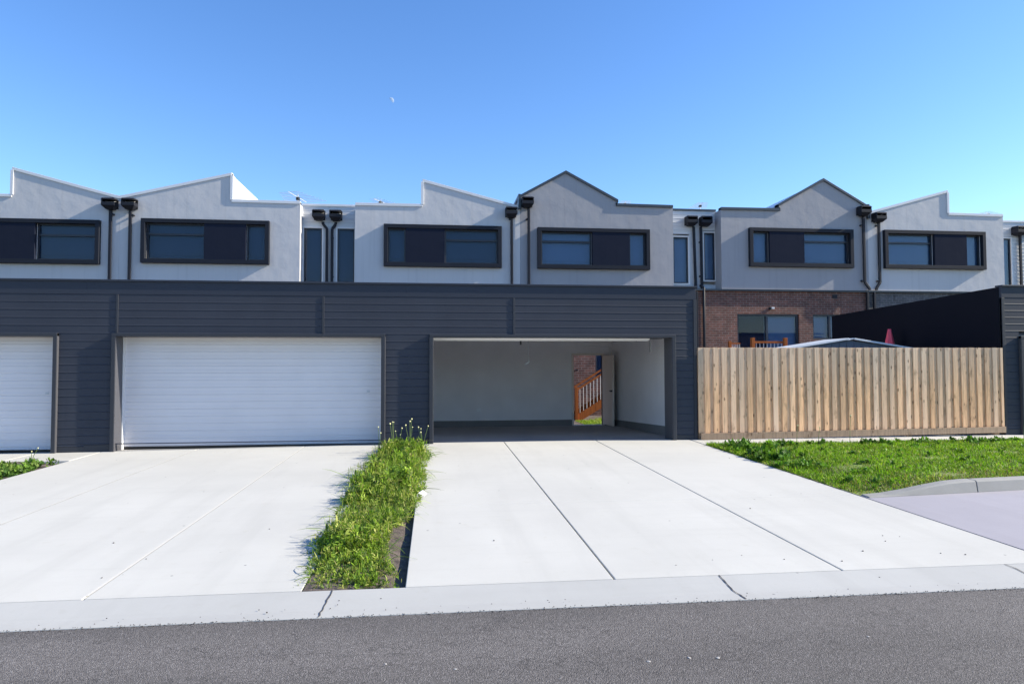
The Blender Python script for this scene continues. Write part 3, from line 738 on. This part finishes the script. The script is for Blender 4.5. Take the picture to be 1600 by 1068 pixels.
# ------------------------------------------------------------------ timber fence
f = thing('paling_fence', (8.7, 13.25, 0), 'unpainted timber paling fence between the open garage and the right garage', 'fence')
b = MB(); x = 5.325; i = 0; zb = .135; fx1 = 11.99
def slope(x): return .0085*(x-5.3)
while x < fx1-.03:
    wv = rnd.uniform(.098, .106); tz = 1.848+rnd.uniform(-.002, .002)
    t1 = (.25+.5*rnd.random(), .5*rnd.random(), rnd.random()); lean = rnd.uniform(-.004, .004)
    # back layer fills between the face palings, toned darker for their shade
    x0, x1 = x-.04, min(x+.125, fx1)
    b.hexa([(x0, 13.240, zb+slope(x)), (x1, 13.240, zb+slope(x)), (x1, 13.256, zb+slope(x)), (x0, 13.256, zb+slope(x))],
           [(x0+lean, 13.240, tz), (x1+lean, 13.240, tz), (x1+lean, 13.256, tz), (x0+lean, 13.256, tz)], 0, t1)
    t2 = (.40+.60*rnd.random(), .85*rnd.random(), rnd.random()); xa = x+.088+rnd.uniform(-.006, .006); xb_ = min(xa+wv, fx1+.015)
    tz2 = 1.85+rnd.uniform(-.003, .003); cup = rnd.uniform(.001, .004)
    b.hexa([(xa, 13.221-cup, zb-.004+slope(x)), (xb_, 13.222, zb-.004+slope(x)), (xb_, 13.238, zb-.004+slope(x)), (xa, 13.2385, zb-.004+slope(x))],
           [(xa-lean, 13.220, tz2), (xb_-lean, 13.222-cup, tz2), (xb_-lean, 13.238, tz2), (xa-lean, 13.2385, tz2)], 0, t2)
    x += .1815; i += 1
b.build('palings', M['paling'], f, bevel=.002)
b = MB()
for k, (a, c) in enumerate(((5.315, 8.6), (8.603, 11.1), (11.103, 12.01))):
    b.hexa([(a, 13.19, gz(a, 13.2)+.004+slope(a)), (c, 13.19, gz(a, 13.2)+.004+slope(c)), (c, 13.216, .0+slope(c)), (a, 13.216, .0+slope(a))],
           [(a, 13.19, .130+slope(a)), (c, 13.19, .130+slope(c)), (c, 13.216, .130+slope(c)), (a, 13.216, .130+slope(a))], 0, (.4+.2*k, .5, .3*k))
b.build('plinth_board', M['plinth'], f, bevel=.003)
b = MB()
for z in (.35, 1.0, 1.65): b.box(5.32, 11.97, 13.258, 13.30, z, z+.07)
b.build('rail', M['plinth'], f)
for x in (5.36, 7.6, 9.9, 11.9):
    b = MB(); b.box(x-.05, x+.05, 13.302, 13.39, -.2, 1.78); b.build('post', M['plinth'], f)

# ------------------------------------------------------------------ stairs and decks behind
def stair(label, x0, y0, z0, x1, z1, deck_x, group, pitch=.115):
    t = thing('timber_stair', (x0, y0, z0), label, 'stairs', group)
    L = x1-x0; n = 8
    for yy in (y0, y0+.95):
        b = MB(); b.bar((x0, yy, z0+.02), (x1, yy, z1-.12), .05, .24, tone=(.6, .5, .5)); b.build('stringer', M['stain'], t, bevel=.004)
        b = MB(); b.bar((x0, yy, z0+.98), (x1, yy, z1+.98-.12), .06, .06, tone=(.8, .5, .2)); b.build('handrail', M['stain'], t, bevel=.006)
    for i in range(n):
        u = (i+.5)/n; b = MB(); b.box(x0+L*u-.14, x0+L*u+.14, y0+.03, y0+.92, z0+(z1-z0)*u-.02, z0+(z1-z0)*u+.02); b.build('tread', M['stain'], t)
    nb = int(L/pitch)
    for i in range(1, nb):
        u = i/nb; zb = z0+(z1-.12-z0)*u
        b = MB(); b.tube([(x0+L*u, y0, zb+.12), (x0+L*u, y0, zb+.96)], .009, 6); b.build('baluster', M['whitebar'], t)
    b = MB(); b.box(x0-.05, x0+.05, y0-.05, y0+.05, z0-.1, z0+1.08); b.build('newel_post', M['stain'], t, bevel=.006)
    return t
stair('orange stained timber stair seen through the open back door of the garage', 4.70, 22.3, -.28, 7.15, 1.35, 7.15, 'timber stairs up to the houses')
def deck(label, x0, x1, y0, z, group):
    t = thing('timber_deck', (x0, y0, 0), label, 'deck', group)
    b = MB(); b.box(x0-.1, x1+.1, y0, 24.2, z-.12, z); b.build('floor', M['stain'], t)
    for x in (x0, x1):
        b = MB(); b.box(x-.06, x+.06, y0-.06, y0+.06, -.3, z+1.17); b.build('post', M['stain'], t, bevel=.006)
    b = MB(); b.box(x0+.061, x1-.061, y0-.035, y0+.035, z+.98, z+1.05); b.build('handrail', M['stain'], t, bevel=.006)
    n = 9
    for i in range(1, n):
        x = x0+(x1-x0)*i/n; b = MB(); b.tube([(x, y0, z), (x, y0, z+.98)], .012, 6); b.build('baluster', M['whitebar'], t)
    # left flight: lower newel, sloping rail
    b = MB(); b.box(x0-.50, x0-.40, y0+.8, y0+.9, -.3, z+1.08); b.build('post', M['stain'], t, bevel=.006)
    b = MB(); b.bar((x0-.39, y0+.85, z+1.0), (x0-.06, y0+.85, z+1.0), .05, .05); b.build('handrail', M['stain'], t)
    for i in range(5):
        x = x0-.36+i*.07; b = MB(); b.tube([(x, y0+.85, z), (x, y0+.85, z+.975)], .012, 6); b.build('baluster', M['whitebar'], t)
    b = MB(); b.bar((x1+.065, y0, z+.86), (x1+1.1, y0, z+.15), .05, .06); b.build('stair_rail', M['whitebar'], t)  # timber rail given the pale baluster colour to stand for sunlight on it
    return t
deck('orange stained timber deck with railing showing above the paling fence', 11.05, 12.25, 22.7, 1.30, None)

# garden shed: gable end to the street
s = thing('garden_shed', (10.3, 15.2, 0), 'dark blue metal garden shed with pale gable roof just behind the fence', 'shed')
sx0, sxm, sx1, zr, ze, y0, y1 = 8.0, 9.71, 11.42, 2.115, 1.865, 15.0, 15.9
b = MB(); b.slab([(sx0+.08, -.06), (sx1-.08, -.06), (sx1-.08, ze+.0), (sxm, zr-.045), (sx0+.08, ze+.0)], [], y0, y1)
for i in range(18):
    x = sx0+.16+i*(sx1-sx0-.3)/17; zt = (ze+(zr-ze)*(1-abs(x-sxm)/1.71))-.075
    b.box(x-.015, x+.015, y0-.014, y0-.001, -.06, zt)
b.build('wall', M['shedwall'], s)
b = MB()
b.hexa([(sx0, y0-.08, ze-.03), (sxm-.08, y0-.08, zr-.03), (sxm-.08, y1+.05, zr-.03), (sx0, y1+.05, ze-.03)], [(sx0, y0-.08, ze+.012), (sxm-.08, y0-.08, zr+.012), (sxm-.08, y1+.05, zr+.012), (sx0, y1+.05, ze+.012)])
b.hexa([(sxm+.06, y0-.08, zr-.03), (sx1, y0-.08, ze-.03), (sx1, y1+.05, ze-.03), (sxm+.06, y1+.05, zr-.03)], [(sxm+.06, y0-.08, zr+.012), (sx1, y0-.08, ze+.012), (sx1, y1+.05, ze+.012), (sxm+.06, y1+.05, zr+.012)])
b.build('roof', M['shedroof'], s, bevel=.004)
b = MB(); b.hexa([(sxm-.10, y0-.06, zr-.045), (sxm+.08, y0-.06, zr-.005), (sxm+.08, y1, zr-.005), (sxm-.10, y1, zr-.045)], [(sxm-.10, y0-.06, zr-.03), (sxm+.08, y0-.06, zr+.010), (sxm+.08, y1, zr+.010), (sxm-.10, y1, zr-.03)])
b.build('ridge_cap', M['shedroof'], s)
# folded red parasol behind the shed
p = thing('parasol', (11.70, 16.4, -.06), 'narrow red folded parasol top poking above the shed roof by the black wall', 'parasol')
px, py = 11.70, 16.4
b = MB()
prof = [(.05, 1.0), (.14, 1.15), (.125, 1.75), (.09, 2.1), (.056, 2.29), (.034, 2.42), (.028, 2.425)]
ns = 12; vs = []; 
for r, z in prof:
    for k in range(ns):
        a = 2*math.pi*k/ns; rr = r*(1+.16*(k % 2)); vs.append((px+rr*math.cos(a), py+rr*math.sin(a), z))
fs = [(i*ns+k, i*ns+(k+1) % ns, (i+1)*ns+(k+1) % ns, (i+1)*ns+k) for i in range(len(prof)-1) for k in range(ns)]+[tuple((len(prof)-1)*ns+k for k in range(ns))]
b.add(vs, fs); b.build('canopy', M['red'], p)
b = MB(); b.tube([(px, py, -.06), (px, py, 1.1)], .022, 8); b.build('pole', M['whitebar'], p)

# ------------------------------------------------------------------ vegetation
NR = np.random.default_rng(11)
def leaf_mesh(name, base, direc, length, width, colr, droop, m, segs=3, parent=None):
    """many bent leaf blades in one mesh; arrays of n"""
    n = len(base); up = np.array([0, 0, 1.0])
    d = direc/np.linalg.norm(direc, axis=1, keepdims=True)
    side = np.cross(d, up); sl = np.linalg.norm(side, axis=1, keepdims=True)
    rv = NR.normal(size=(n, 3)); side = np.where(sl < .15, np.cross(d, rv), side); side /= np.linalg.norm(side, axis=1, keepdims=True)
    tw = NR.uniform(-.9, .9, (n, 1)); nrm = np.cross(side, d); side = side*np.cos(tw)+nrm*np.sin(tw)
    prof = np.array([.45, 1.0, .8, .06]) if segs == 3 else np.array([1.0, .75, .06])
    V = np.zeros((n, (segs+1)*2, 3)); 
    for k in range(segs+1):
        u = k/segs
        c = base+d*(length*u)[:, None]; c[:, 2] -= droop*length*u*u
        w = (width*prof[k]*.5)[:, None]
        V[:, 2*k] = c-side*w; V[:, 2*k+1] = c+side*w
    nv = (segs+1)*2
    q = np.array([[2*k, 2*k+1, 2*k+3, 2*k+2] for k in range(segs)])
    F = (np.arange(n)[:, None, None]*nv+q[None]).reshape(-1, 4)
    me = bpy.data.meshes.new(name)
    me.vertices.add(n*nv); me.vertices.foreach_set('co', V.reshape(-1))
    me.loops.add(F.size); me.loops.foreach_set('vertex_index', F.reshape(-1).astype(np.int32))
    me.polygons.add(len(F)); me.polygons.foreach_set('loop_start', np.arange(0, F.size, 4, dtype=np.int32)); me.polygons.foreach_set('loop_total', np.full(len(F), 4, np.int32))
    me.update(calc_edges=True); me.validate()
    at = me.color_attributes.new('tone', 'FLOAT_COLOR', 'POINT')
    C = np.concatenate([np.repeat(colr, nv, axis=0), np.ones((n*nv, 1))], axis=1); at.data.foreach_set('color', C.reshape(-1))
    me.materials.append(m)
    o = bpy.data.objects.new(name, me); COL.objects.link(o)
    if parent: o.parent = parent
    return o
def greens(n, pal, var=.18):
    pal = np.array(pal); c = pal[NR.integers(0, len(pal), n)]
    return np.clip(c*(1+NR.normal(0, var, (n, 1))), .004, .6)
def plants(centers, size, nleaf, pal, lw, spread=.9, droop=.5, hgt=None):
    """rosettes: many leaves radiating from each centre; returns arrays"""
    B, Dd, L, W, Cc, Dr = [], [], [], [], [], []
    for i, c in enumerate(centers):
        n = max(4, int(nleaf[i]*NR.uniform(.7, 1.3))); s = size[i]
        a = NR.uniform(0, 2*np.pi, n); el = NR.uniform(.15, 1.45, n)
        h0 = NR.uniform(0, 1, n)**1.2*(hgt[i] if hgt is not None else s*.5)
        b = np.stack([c[0]+NR.normal(0, s*.22, n), c[1]+NR.normal(0, s*.22, n), c[2]+h0], 1)
        B.append(b); Dd.append(np.stack([np.cos(a)*np.cos(el)*spread, np.sin(a)*np.cos(el)*spread, np.sin(el)], 1))
        L.append(s*NR.uniform(.35, 1.0, n)); W.append(s*NR.uniform(.35, 1.0, n)*lw*NR.uniform(.6, 1.4, n))
        base = greens(1, pal, .22); Cc.append(np.clip(base*(1+NR.normal(0, .16, (n, 1))), .004, .6)); Dr.append(NR.uniform(.2, 1, n)*droop)
    return [np.concatenate(v) for v in (B, Dd, L, W, Cc, Dr)]
PAL = [(.19, .30, .03), (.25, .36, .045), (.09, .16, .02), (.33, .41, .08), (.15, .24, .035), (.36, .37, .11), (.08, .14, .03)]
LAWN = [(.17, .33, .012), (.22, .39, .015), (.12, .25, .012), (.28, .42, .03), (.30, .32, .08), (.18, .36, .015), (.07, .15, .008), (.06, .12, .008)]
def cover(y):   # left and right edges, height of the weed strip
    l = np.interp(y, [5.15, 5.5, 6.2, 7.2, 8.0, 8.6, 9.2, 10.2, 11.5, 12.6, 13.1], [-.95, -.98, -1.02, -1.0, -1.06, -.98, -1.15, -.98, -1.0, -.80, -.62])
    r = np.interp(y, [5.15, 5.5, 6.2, 6.9, 7.2, 8.0, 9.0, 10.0, 11.5, 12.6, 13.1], [-.22, -.30, -.42, -.40, -.24, -.16, -.09, -.14, -.06, -.22, -.42])
    h = np.interp(y, [5.15, 5.7, 6.5, 7.5, 8.5, 9.5, 11, 12.2, 13.1], [.06, .09, .16, .16, .20, .24, .21, .24, .10])
    return l, r, h
npl = 3100; ys = 5.17+(12.75-5.17)*NR.uniform(0, 1, npl)
l, r, h = cover(ys); xs = l+(r-l)*NR.beta(.95, .95, npl)
mound = .62+.55*np.sin(ys*5.1+1.3*np.sin(xs*6))*np.sin(xs*5.2+ys*1.9)+.25*np.sin(ys*2.3)
ne = 420; ys[:ne] = NR.uniform(5.18, 9, ne); l, r, h = cover(ys); xs[:ne] = (l+NR.normal(.06, .05, len(l)))[:ne]; ys[ne:ne+260] = NR.uniform(5.17, 6.9, 260); l, r, h = cover(ys); xs[ne:ne+260] = NR.uniform(-.93, -.42, 260)
mound = .62+.55*np.sin(ys*5.1+1.3*np.sin(xs*6))*np.sin(xs*5.2+ys*1.9)+.25*np.sin(ys*2.3)
hh = h*NR.uniform(.5, 1.3, npl)*np.clip(mound, np.where(ys < 7.2, .75, .38), 1.25)*np.clip(np.minimum(xs-l, r-xs)/.14, .45, 1)
cen = np.stack([xs, ys, [gz(x, y)-.03 for x, y in zip(xs, ys)]], 1)
A = plants(cen, .035+hh*.30, 14+hh*75, PAL, .23, hgt=hh)
o = leaf_mesh('weeds', A[0], A[1], A[2], A[3], A[4], A[5], M['leaf']); tag(o, 'thick green weeds filling the soil strip between the two driveways', 'weeds', kind='stuff')
# grassy spikes mixed into the strip
n = 6000; ys = 5.17+(12.7-5.17)*NR.uniform(0, 1, n); l, r, h = cover(ys); xs = l+(r-l)*NR.uniform(0, 1, n)
keep = NR.uniform(0, 1, n) < np.interp(ys, [5.2, 13], [.5, 1]); xs, ys, h, l, r = xs[keep], ys[keep], h[keep], l[keep], r[keep]; n = len(xs)
base = np.stack([xs, ys, [gz(x, y)-.03 for x, y in zip(xs, ys)]], 1); a = NR.uniform(0, 2*np.pi, n); t = NR.uniform(.0, .7, n)
base[:, 2] += h*NR.uniform(0, .8, n)
o = leaf_mesh('tall_grass', base, np.stack([np.cos(a)*t, np.sin(a)*t, np.ones(n)], 1), h*NR.uniform(.2, .55, n)+.03, NR.uniform(.004, .008, n), greens(n, PAL+[(.24, .22, .08)]), NR.uniform(0, .7, n), M['leaf'])
tag(o, 'thin grass blades sticking up through the weed strip between driveways', 'grass', kind='stuff')
# long runners sprawling over the concrete on both sides of the strip
n = 420; ys = NR.uniform(5.3, 12.9, n); l, r, h = cover(ys); sd_ = NR.uniform(0, 1, n) < .6; xs = np.where(sd_, l+.05, r-.05); ln = np.abs(NR.normal(0, .16, n))+.06
base = np.stack([xs, ys, [gz(x, y)+.01 for x, y in zip(xs, ys)]], 1); base[:, 2] += h*NR.uniform(.05, .5, n)
o = leaf_mesh('runner_grass', base, np.stack([np.where(sd_, -1, 1)*NR.uniform(.5, 1, n), NR.normal(0, .6, n), NR.uniform(.1, .7, n)], 1), ln, NR.uniform(.004, .010, n), greens(n, PAL), NR.uniform(.2, .8, n), M['leaf'])
tag(o, 'loose grass runners spilling from the weed strip onto the concrete', 'grass', kind='stuff')
# weeds between the left driveways
npl = 170; ys = NR.uniform(9.8, 11.85, npl); xs = NR.uniform(-7.05, -6.05, npl); cen = np.stack([xs, ys, [gz(x, y)-.03 for x, y in zip(xs, ys)]], 1)
hh = NR.uniform(.03, .10, npl); A = plants(cen, .08+hh*.45, 20+hh*60, [(.10, .19, .03), (.14, .24, .04), (.07, .14, .03), (.17, .25, .06)], .42, hgt=hh)
o = leaf_mesh('weeds', A[0], A[1], A[2], A[3], A[4], A[5], M['leaf']); tag(o, 'broad leaved green weeds at the left photo edge in front of the shut door', 'weeds', kind='stuff')
# lawn
n = 110000; x = 5.14+(13.6-5.14)*NR.uniform(0, 1, n)**1.15; yk = 7.66+.105*(x-5.2)+.17; y = yk+(12.55-yk)*NR.uniform(0, 1, n)
bare = (np.sin(x*3.1+y*2.2)+np.sin(y*5.3-x*1.7)+NR.normal(0, .5, n)) > 1.45; x, y = x[~bare], y[~bare]; n = len(x)
z = np.array([lawn_z(a, c)-.012 for a, c in zip(x, y)])
clump = .5+.5*np.sin(x*4.7+1.3*np.sin(y*3.1))*np.sin(y*5.9+1.7*np.sin(x*2.3))
a = NR.uniform(0, 2*np.pi, n); t = NR.uniform(.1, 1.1, n)
patch = .5+.5*np.sin(x*1.9+1.1*np.sin(y*2.1+x))*np.sin(y*2.7+.8*np.sin(x*1.3))
col = greens(n, LAWN, .22)*(0.70+.28*clump+.32*patch)[:, None]
edge = np.interp(y, [11.0, 12.4], [0, .02])+np.interp(x, [5.2, 6.0], [.04, 0])*(y > 9.5)
ln = NR.uniform(.03, .07, n)+clump*.03+patch*.02+edge
dry = (NR.uniform(0, 1, n) < np.interp(y-(7.66+.105*(x-5.2)), [.2, .9], [.45, .04])); col[dry] = np.array([.26, .22, .10])
o = leaf_mesh('grass', np.stack([x, y, z], 1), np.stack([np.cos(a)*t, np.sin(a)*t, np.ones(n)], 1), ln, NR.uniform(.006, .012, n), col, NR.uniform(.2, .9, n), M['grass'], 2)
tag(o, 'bright green mown lawn between the fence, the driveway and the kerb', 'grass', kind='stuff')
# leafy weeds in the lawn, thickest along its back and left edges
cs = []
for i in range(210):
    u = rnd.random()
    if u < .36: cx, cy, ss = rnd.uniform(5.6, 12.8), rnd.uniform(11.9, 12.45), rnd.uniform(.06, .14)
    elif u < .62:
        cy = rnd.uniform(9.6, 12.4); cx = 5.2+abs(rnd.gauss(0, .30)); ss = rnd.uniform(.06, .16)
    else:
        cx = rnd.uniform(5.3, 11); cy = rnd.uniform(kerb_y(cx)+.3, 12.2); ss = rnd.uniform(.05, .10)
    cs.append((cx, cy, lawn_z(max(cx, 5.14), cy)-.01, ss))
cs = np.array(cs)
A = plants(cs[:, :3], cs[:, 3], np.full(len(cs), 26), [(.09, .19, .025), (.14, .26, .035), (.06, .13, .025)], .42, hgt=cs[:, 3]*.55)
o = leaf_mesh('weeds', A[0], A[1], A[2], A[3], A[4], A[5], M['leaf']); tag(o, 'broad leaved weed clumps growing along the lawn edges', 'weeds', kind='stuff')
# courtyard grass seen through the back door
n = 5200; x = NR.uniform(4.6, 7.0, n); y = NR.uniform(20.0, 22.0, n); a = NR.uniform(0, 2*np.pi, n); t = NR.uniform(0, .9, n)
o = leaf_mesh('tall_grass', np.stack([x, y, np.full(n, -.3)], 1), np.stack([np.cos(a)*t, np.sin(a)*t, np.ones(n)], 1), NR.uniform(.10, .36, n)*np.interp(x, [5.0, 5.5], [.35, 1]), NR.uniform(.012, .03, n), greens(n, [(.24, .34, .04), (.32, .38, .08), (.16, .26, .04)]), NR.uniform(.2, .8, n), M['leaf'])
tag(o, 'tall sunlit grass at the foot of the timber stair beyond the back door', 'grass', kind='stuff')

# flowering weeds standing above the strip
def flower(x, y, h, lean, label, heads=3, group='flowering weed stalks', zb=None):
    z0 = gz(x, y)-.03 if zb is None else zb
    t = thing('flowering_weed', (x, y, z0), label, 'wild flower', group)
    b = MB(); tips = []
    for k in range(heads):
        a = rnd.uniform(0, 6.28); hh = h*rnd.uniform(.72, 1) if k else h; d = lean if k == 0 else (rnd.uniform(-.09, .09), rnd.uniform(-.05, .05))
        pts = [(x, y, z0), (x+d[0]*.35, y+d[1]*.35, z0+hh*.5), (x+d[0], y+d[1], z0+hh)]
        b.tube(pts, [.006, .005, .004], 5); tips.append(pts[-1])
    b.build('stem', M['leafstem'], t)
    for tx, ty, tz in tips:
        q = MB(); r = rnd.uniform(.009, .015); vs = []; rings = 4; ns = 7
        for i in range(rings+1):
            u = i/rings; rr = r*math.sin(math.pi*(.12+.76*u))
            vs += [(tx+rr*math.cos(6.283*k/ns), ty+rr*math.sin(6.283*k/ns), tz-r+2*r*u) for k in range(ns)]
        fs = [(i*ns+k, i*ns+(k+1) % ns, (i+1)*ns+(k+1) % ns, (i+1)*ns+k) for i in range(rings) for k in range(ns)]+[tuple(range(ns)), tuple(rings*ns+k for k in range(ns))]
        q.add(vs, fs); q.build('flower_head', M['flower'], t)
    return t
M['leafstem'] = paint('stem', (.10, .15, .04), .7, .1)
flower(-.93, 12.0, .50, (-.02, 0), 'leftmost pale flowered stalk rising from the weed strip', 2)
flower(-.70, 12.2, .56, (.0, 0), 'pale flowered stalk in front of the shut door frame edge, weed strip', 3)
flower(-.42, 12.3, .60, (.03, 0), 'tallest white headed stalk against the dark pillar above the weeds', 4)
flower(-.20, 12.4, .46, (.10, 0), 'right leaning flowered stalk at the far end of the weed strip', 4)
flower(-.62, 12.5, .42, (.05, 0), 'short flowered stalk between taller ones at the far weed strip end', 3)
flower(-7.05, 12.1, .42, (-.05, 0), 'yellowish flowered stalk before the door at the left photo edge', 1)
flower(-6.62, 12.2, .25, (.10, 0), 'low leaning stalk before the door near the left photo edge', 2)
flower(11.9, 12.65, .50, (.04, 0), 'white headed stalk before the dark wall at the right end of the fence', 1, zb=.0)
for i, fx in enumerate((7.0, 7.45, 8.1)):
    flower(fx, 12.6, (.32, .28, .50)[i], (.03, 0), ('yellow flowered stalk nearest the open garage before the fence plinth', 'short stalk before the fence plinth, middle of three', 'taller white headed stalk before the fence palings')[i], 1, zb=0)

# litter and stones
o = MB(); zz = gz(-.12, 8.0)+.12
o.add([(-.17, 7.79, zz+.03), (-.10, 7.78, zz), (-.075, 7.85, zz+.012), (-.14, 7.88, zz+.04), (-.12, 7.83, zz+.055)], [(0, 1, 4), (1, 2, 4), (2, 3, 4), (3, 0, 4)])
o = o.build('paper_scrap', M['paper'], normals=False); tag(o, 'crumpled white paper scrap caught in the weed strip', 'litter')
sm = o.modifiers.new('Solidify', 'SOLIDIFY'); sm.thickness = .002
def pebble(name, m, r, flat):
    bm = bmesh.new(); bmesh.ops.create_icosphere(bm, subdivisions=2, radius=r)
    for v in bm.verts: v.co *= rnd.uniform(.8, 1.15); v.co.z *= flat
    me = bpy.data.meshes.new(name); bm.to_mesh(me); bm.free(); me.materials.append(m)
    o = bpy.data.objects.new(name, me); COL.objects.link(o); return o
def scatter(proto, pts, label, cat, group, zf_):
    for i, (x, y) in enumerate(pts):
        o = proto if i == 0 else proto.copy()
        if i: COL.objects.link(o)
        o.location = (x, y, zf_(x, y)); s = rnd.uniform(.6, 1.5); o.scale = (s*rnd.uniform(.7, 1.5), s, s); o.rotation_euler.z = rnd.uniform(0, 6.28)
        tag(o, label, cat, group)
pts = [(1.52, 12.45), (5.0, 10.9), (4.85, 10.85), (4.2, 6.05), (3.7, 5.6), (4.5, 5.4), (2.9, 5.45), (2.6, 5.6), (2.3, 5.5), (1.95, 5.4), (.55, 6.3), (3.35, 5.35)]
pts += [(rnd.uniform(-4.6, -1.3), rnd.uniform(5.3, 8)) for _ in range(5)]+[(rnd.uniform(0, 4.9), rnd.uniform(5.3, 7.6)) for _ in range(4)]
scatter(pebble('pebble', M['stone'], .0055, .6), pts, 'tiny dark pebble lying on the pale concrete driveway', 'pebble', 'pebbles on the driveway', lambda x, y: gz(x, y)+.003)
pts = [(rnd.uniform(-1.3, -.2), rnd.uniform(4.72, 4.95)) for _ in range(5)]+[(rnd.uniform(-2.2, 4), rnd.uniform(4.68, 5.0)) for _ in range(5)]
scatter(pebble('pebble', M['stone'], .0045, .7), pts, 'tiny dark pebble lying in the concrete gutter strip', 'pebble', 'pebbles in the gutter', lambda x, y: -.158)
pts = [(-.62, 3.62), (-.95, 3.5), (-1.2, 3.55), (-1.55, 3.32), (1.18, 3.72), (1.42, 3.74), (1.58, 3.72), (-.26, 3.86), (.12, 3.75), (.2, 3.35), (2.6, 3.9)]
scatter(pebble('stone_chip', M['chip'], .011, .3), pts, 'small pale stone chip lying on the dark asphalt', 'stone chip', 'pale chips on the asphalt', lambda x, y: -.161)
pts = [(.85+rnd.gauss(0, .12), 3.15+rnd.gauss(0, .03)) for _ in range(6)]
scatter(pebble('bitumen_lump', M['stone'], .014, .5), pts, 'small black lump stuck on the asphalt near the bottom photo edge', 'lump', 'black lumps on the asphalt', lambda x, y: -.161)

# ------------------------------------------------------------------ camera, moon, light
f_px = 1067.0; yaw, pitch, roll = R(6.531), R(2.128), R(-.136)
W = Vector((math.sin(yaw)*math.cos(pitch), math.cos(yaw)*math.cos(pitch), math.sin(pitch)))
r0 = Vector((math.cos(yaw), -math.sin(yaw), 0)); u0 = r0.cross(W)
RR = r0*math.cos(roll)+u0*math.sin(roll); UU = -r0*math.sin(roll)+u0*math.cos(roll)
cam = bpy.data.cameras.new('camera'); co = bpy.data.objects.new('camera', cam); COL.objects.link(co)
cam.sensor_width = 36; cam.lens = 24.0; cam.clip_end = 6000; cam.clip_start = .05
co.matrix_world = Matrix(((RR.x, UU.x, -W.x, 0), (RR.y, UU.y, -W.y, 0), (RR.z, UU.z, -W.z, 1.46), (0, 0, 0, 1)))
sc.camera = co

EL, AZ = R(29.3), R(6.0)
sd = Vector((math.cos(EL)*math.cos(AZ), -math.cos(EL)*math.sin(AZ), math.sin(EL)))   # towards the sun
L = bpy.data.lights.new('sun', 'SUN'); L.energy = 5.0; L.angle = R(.5); L.color = (1, .91, .745)
lo = bpy.data.objects.new('sun', L); COL.objects.link(lo); lo.rotation_euler = sd.to_track_quat('Z', 'Y').to_euler(); lo.location = (30, -5, 30)

w = bpy.data.worlds.new('World'); sc.world = w; w.use_nodes = True
nt = w.node_tree; bg = nt.nodes['Background']
sky = nt.nodes.new('ShaderNodeTexSky'); sky.sky_type = 'NISHITA'; sky.sun_disc = False
sky.sun_elevation = EL; sky.sun_rotation = R(90)+AZ
sky.altitude = 50; sky.air_density = 1.0; sky.dust_density = .2; sky.ozone_density = 3.0
hs = nt.nodes.new('ShaderNodeHueSaturation'); hs.inputs['Saturation'].default_value = 1.2; hs.inputs['Hue'].default_value = .508; hs.inputs['Value'].default_value = .99
nt.links.new(sky.outputs[0], hs.inputs['Color']); nt.links.new(hs.outputs[0], bg.inputs[0]); bg.inputs[1].default_value = .135

# the half moon: the sunlit half of a far ball
md = (W*f_px+RR*(611-800)-UU*(157-534)).normalized(); mc = Vector((0, 0, 1.46))+md*900
lit = (RR*.8+UU*.55-W*.25).normalized()
ax = lit.cross(md).normalized(); b3 = ax.cross(lit)
b = MB(); rad = 900*4.3/f_px; nu, nv = 10, 14; vs = []
for i in range(nu+1):
    th = math.pi*i/nu
    for j in range(nv+1):
        ph = -math.pi/2+math.pi*j/nv
        vs.append(mc+rad*(ax*math.cos(th)+math.sin(th)*(lit*math.cos(ph)+b3*math.sin(ph))))
b.add(vs, [(i*(nv+1)+j, i*(nv+1)+j+1, (i+1)*(nv+1)+j+1, (i+1)*(nv+1)+j) for i in range(nu) for j in range(nv)])
mm, mnt, mp = mat('moon'); mp.inputs['Base Color'].default_value = (.55, .6, .65, 1); mp.inputs['Roughness'].default_value = 1
mo_ = [n for n in mnt.nodes if n.type == 'OUTPUT_MATERIAL'][0]; tb = N(mnt, 'ShaderNodeBsdfTransparent'); mxs = N(mnt, 'ShaderNodeMixShader'); mxs.inputs[0].default_value = .26
mnt.links.new(tb.outputs[0], mxs.inputs[1]); mnt.links.new(mp.outputs[0], mxs.inputs[2]); mnt.links.new(mxs.outputs[0], mo_.inputs[0])
o = b.build('moon', mm, smooth=True); tag(o, 'faint small half moon in the blue sky above the roofs', 'moon')

sc.view_settings.view_transform = 'Standard'; sc.view_settings.look = 'None'; sc.view_settings.gamma = 1
sc.view_settings.exposure = 1.0
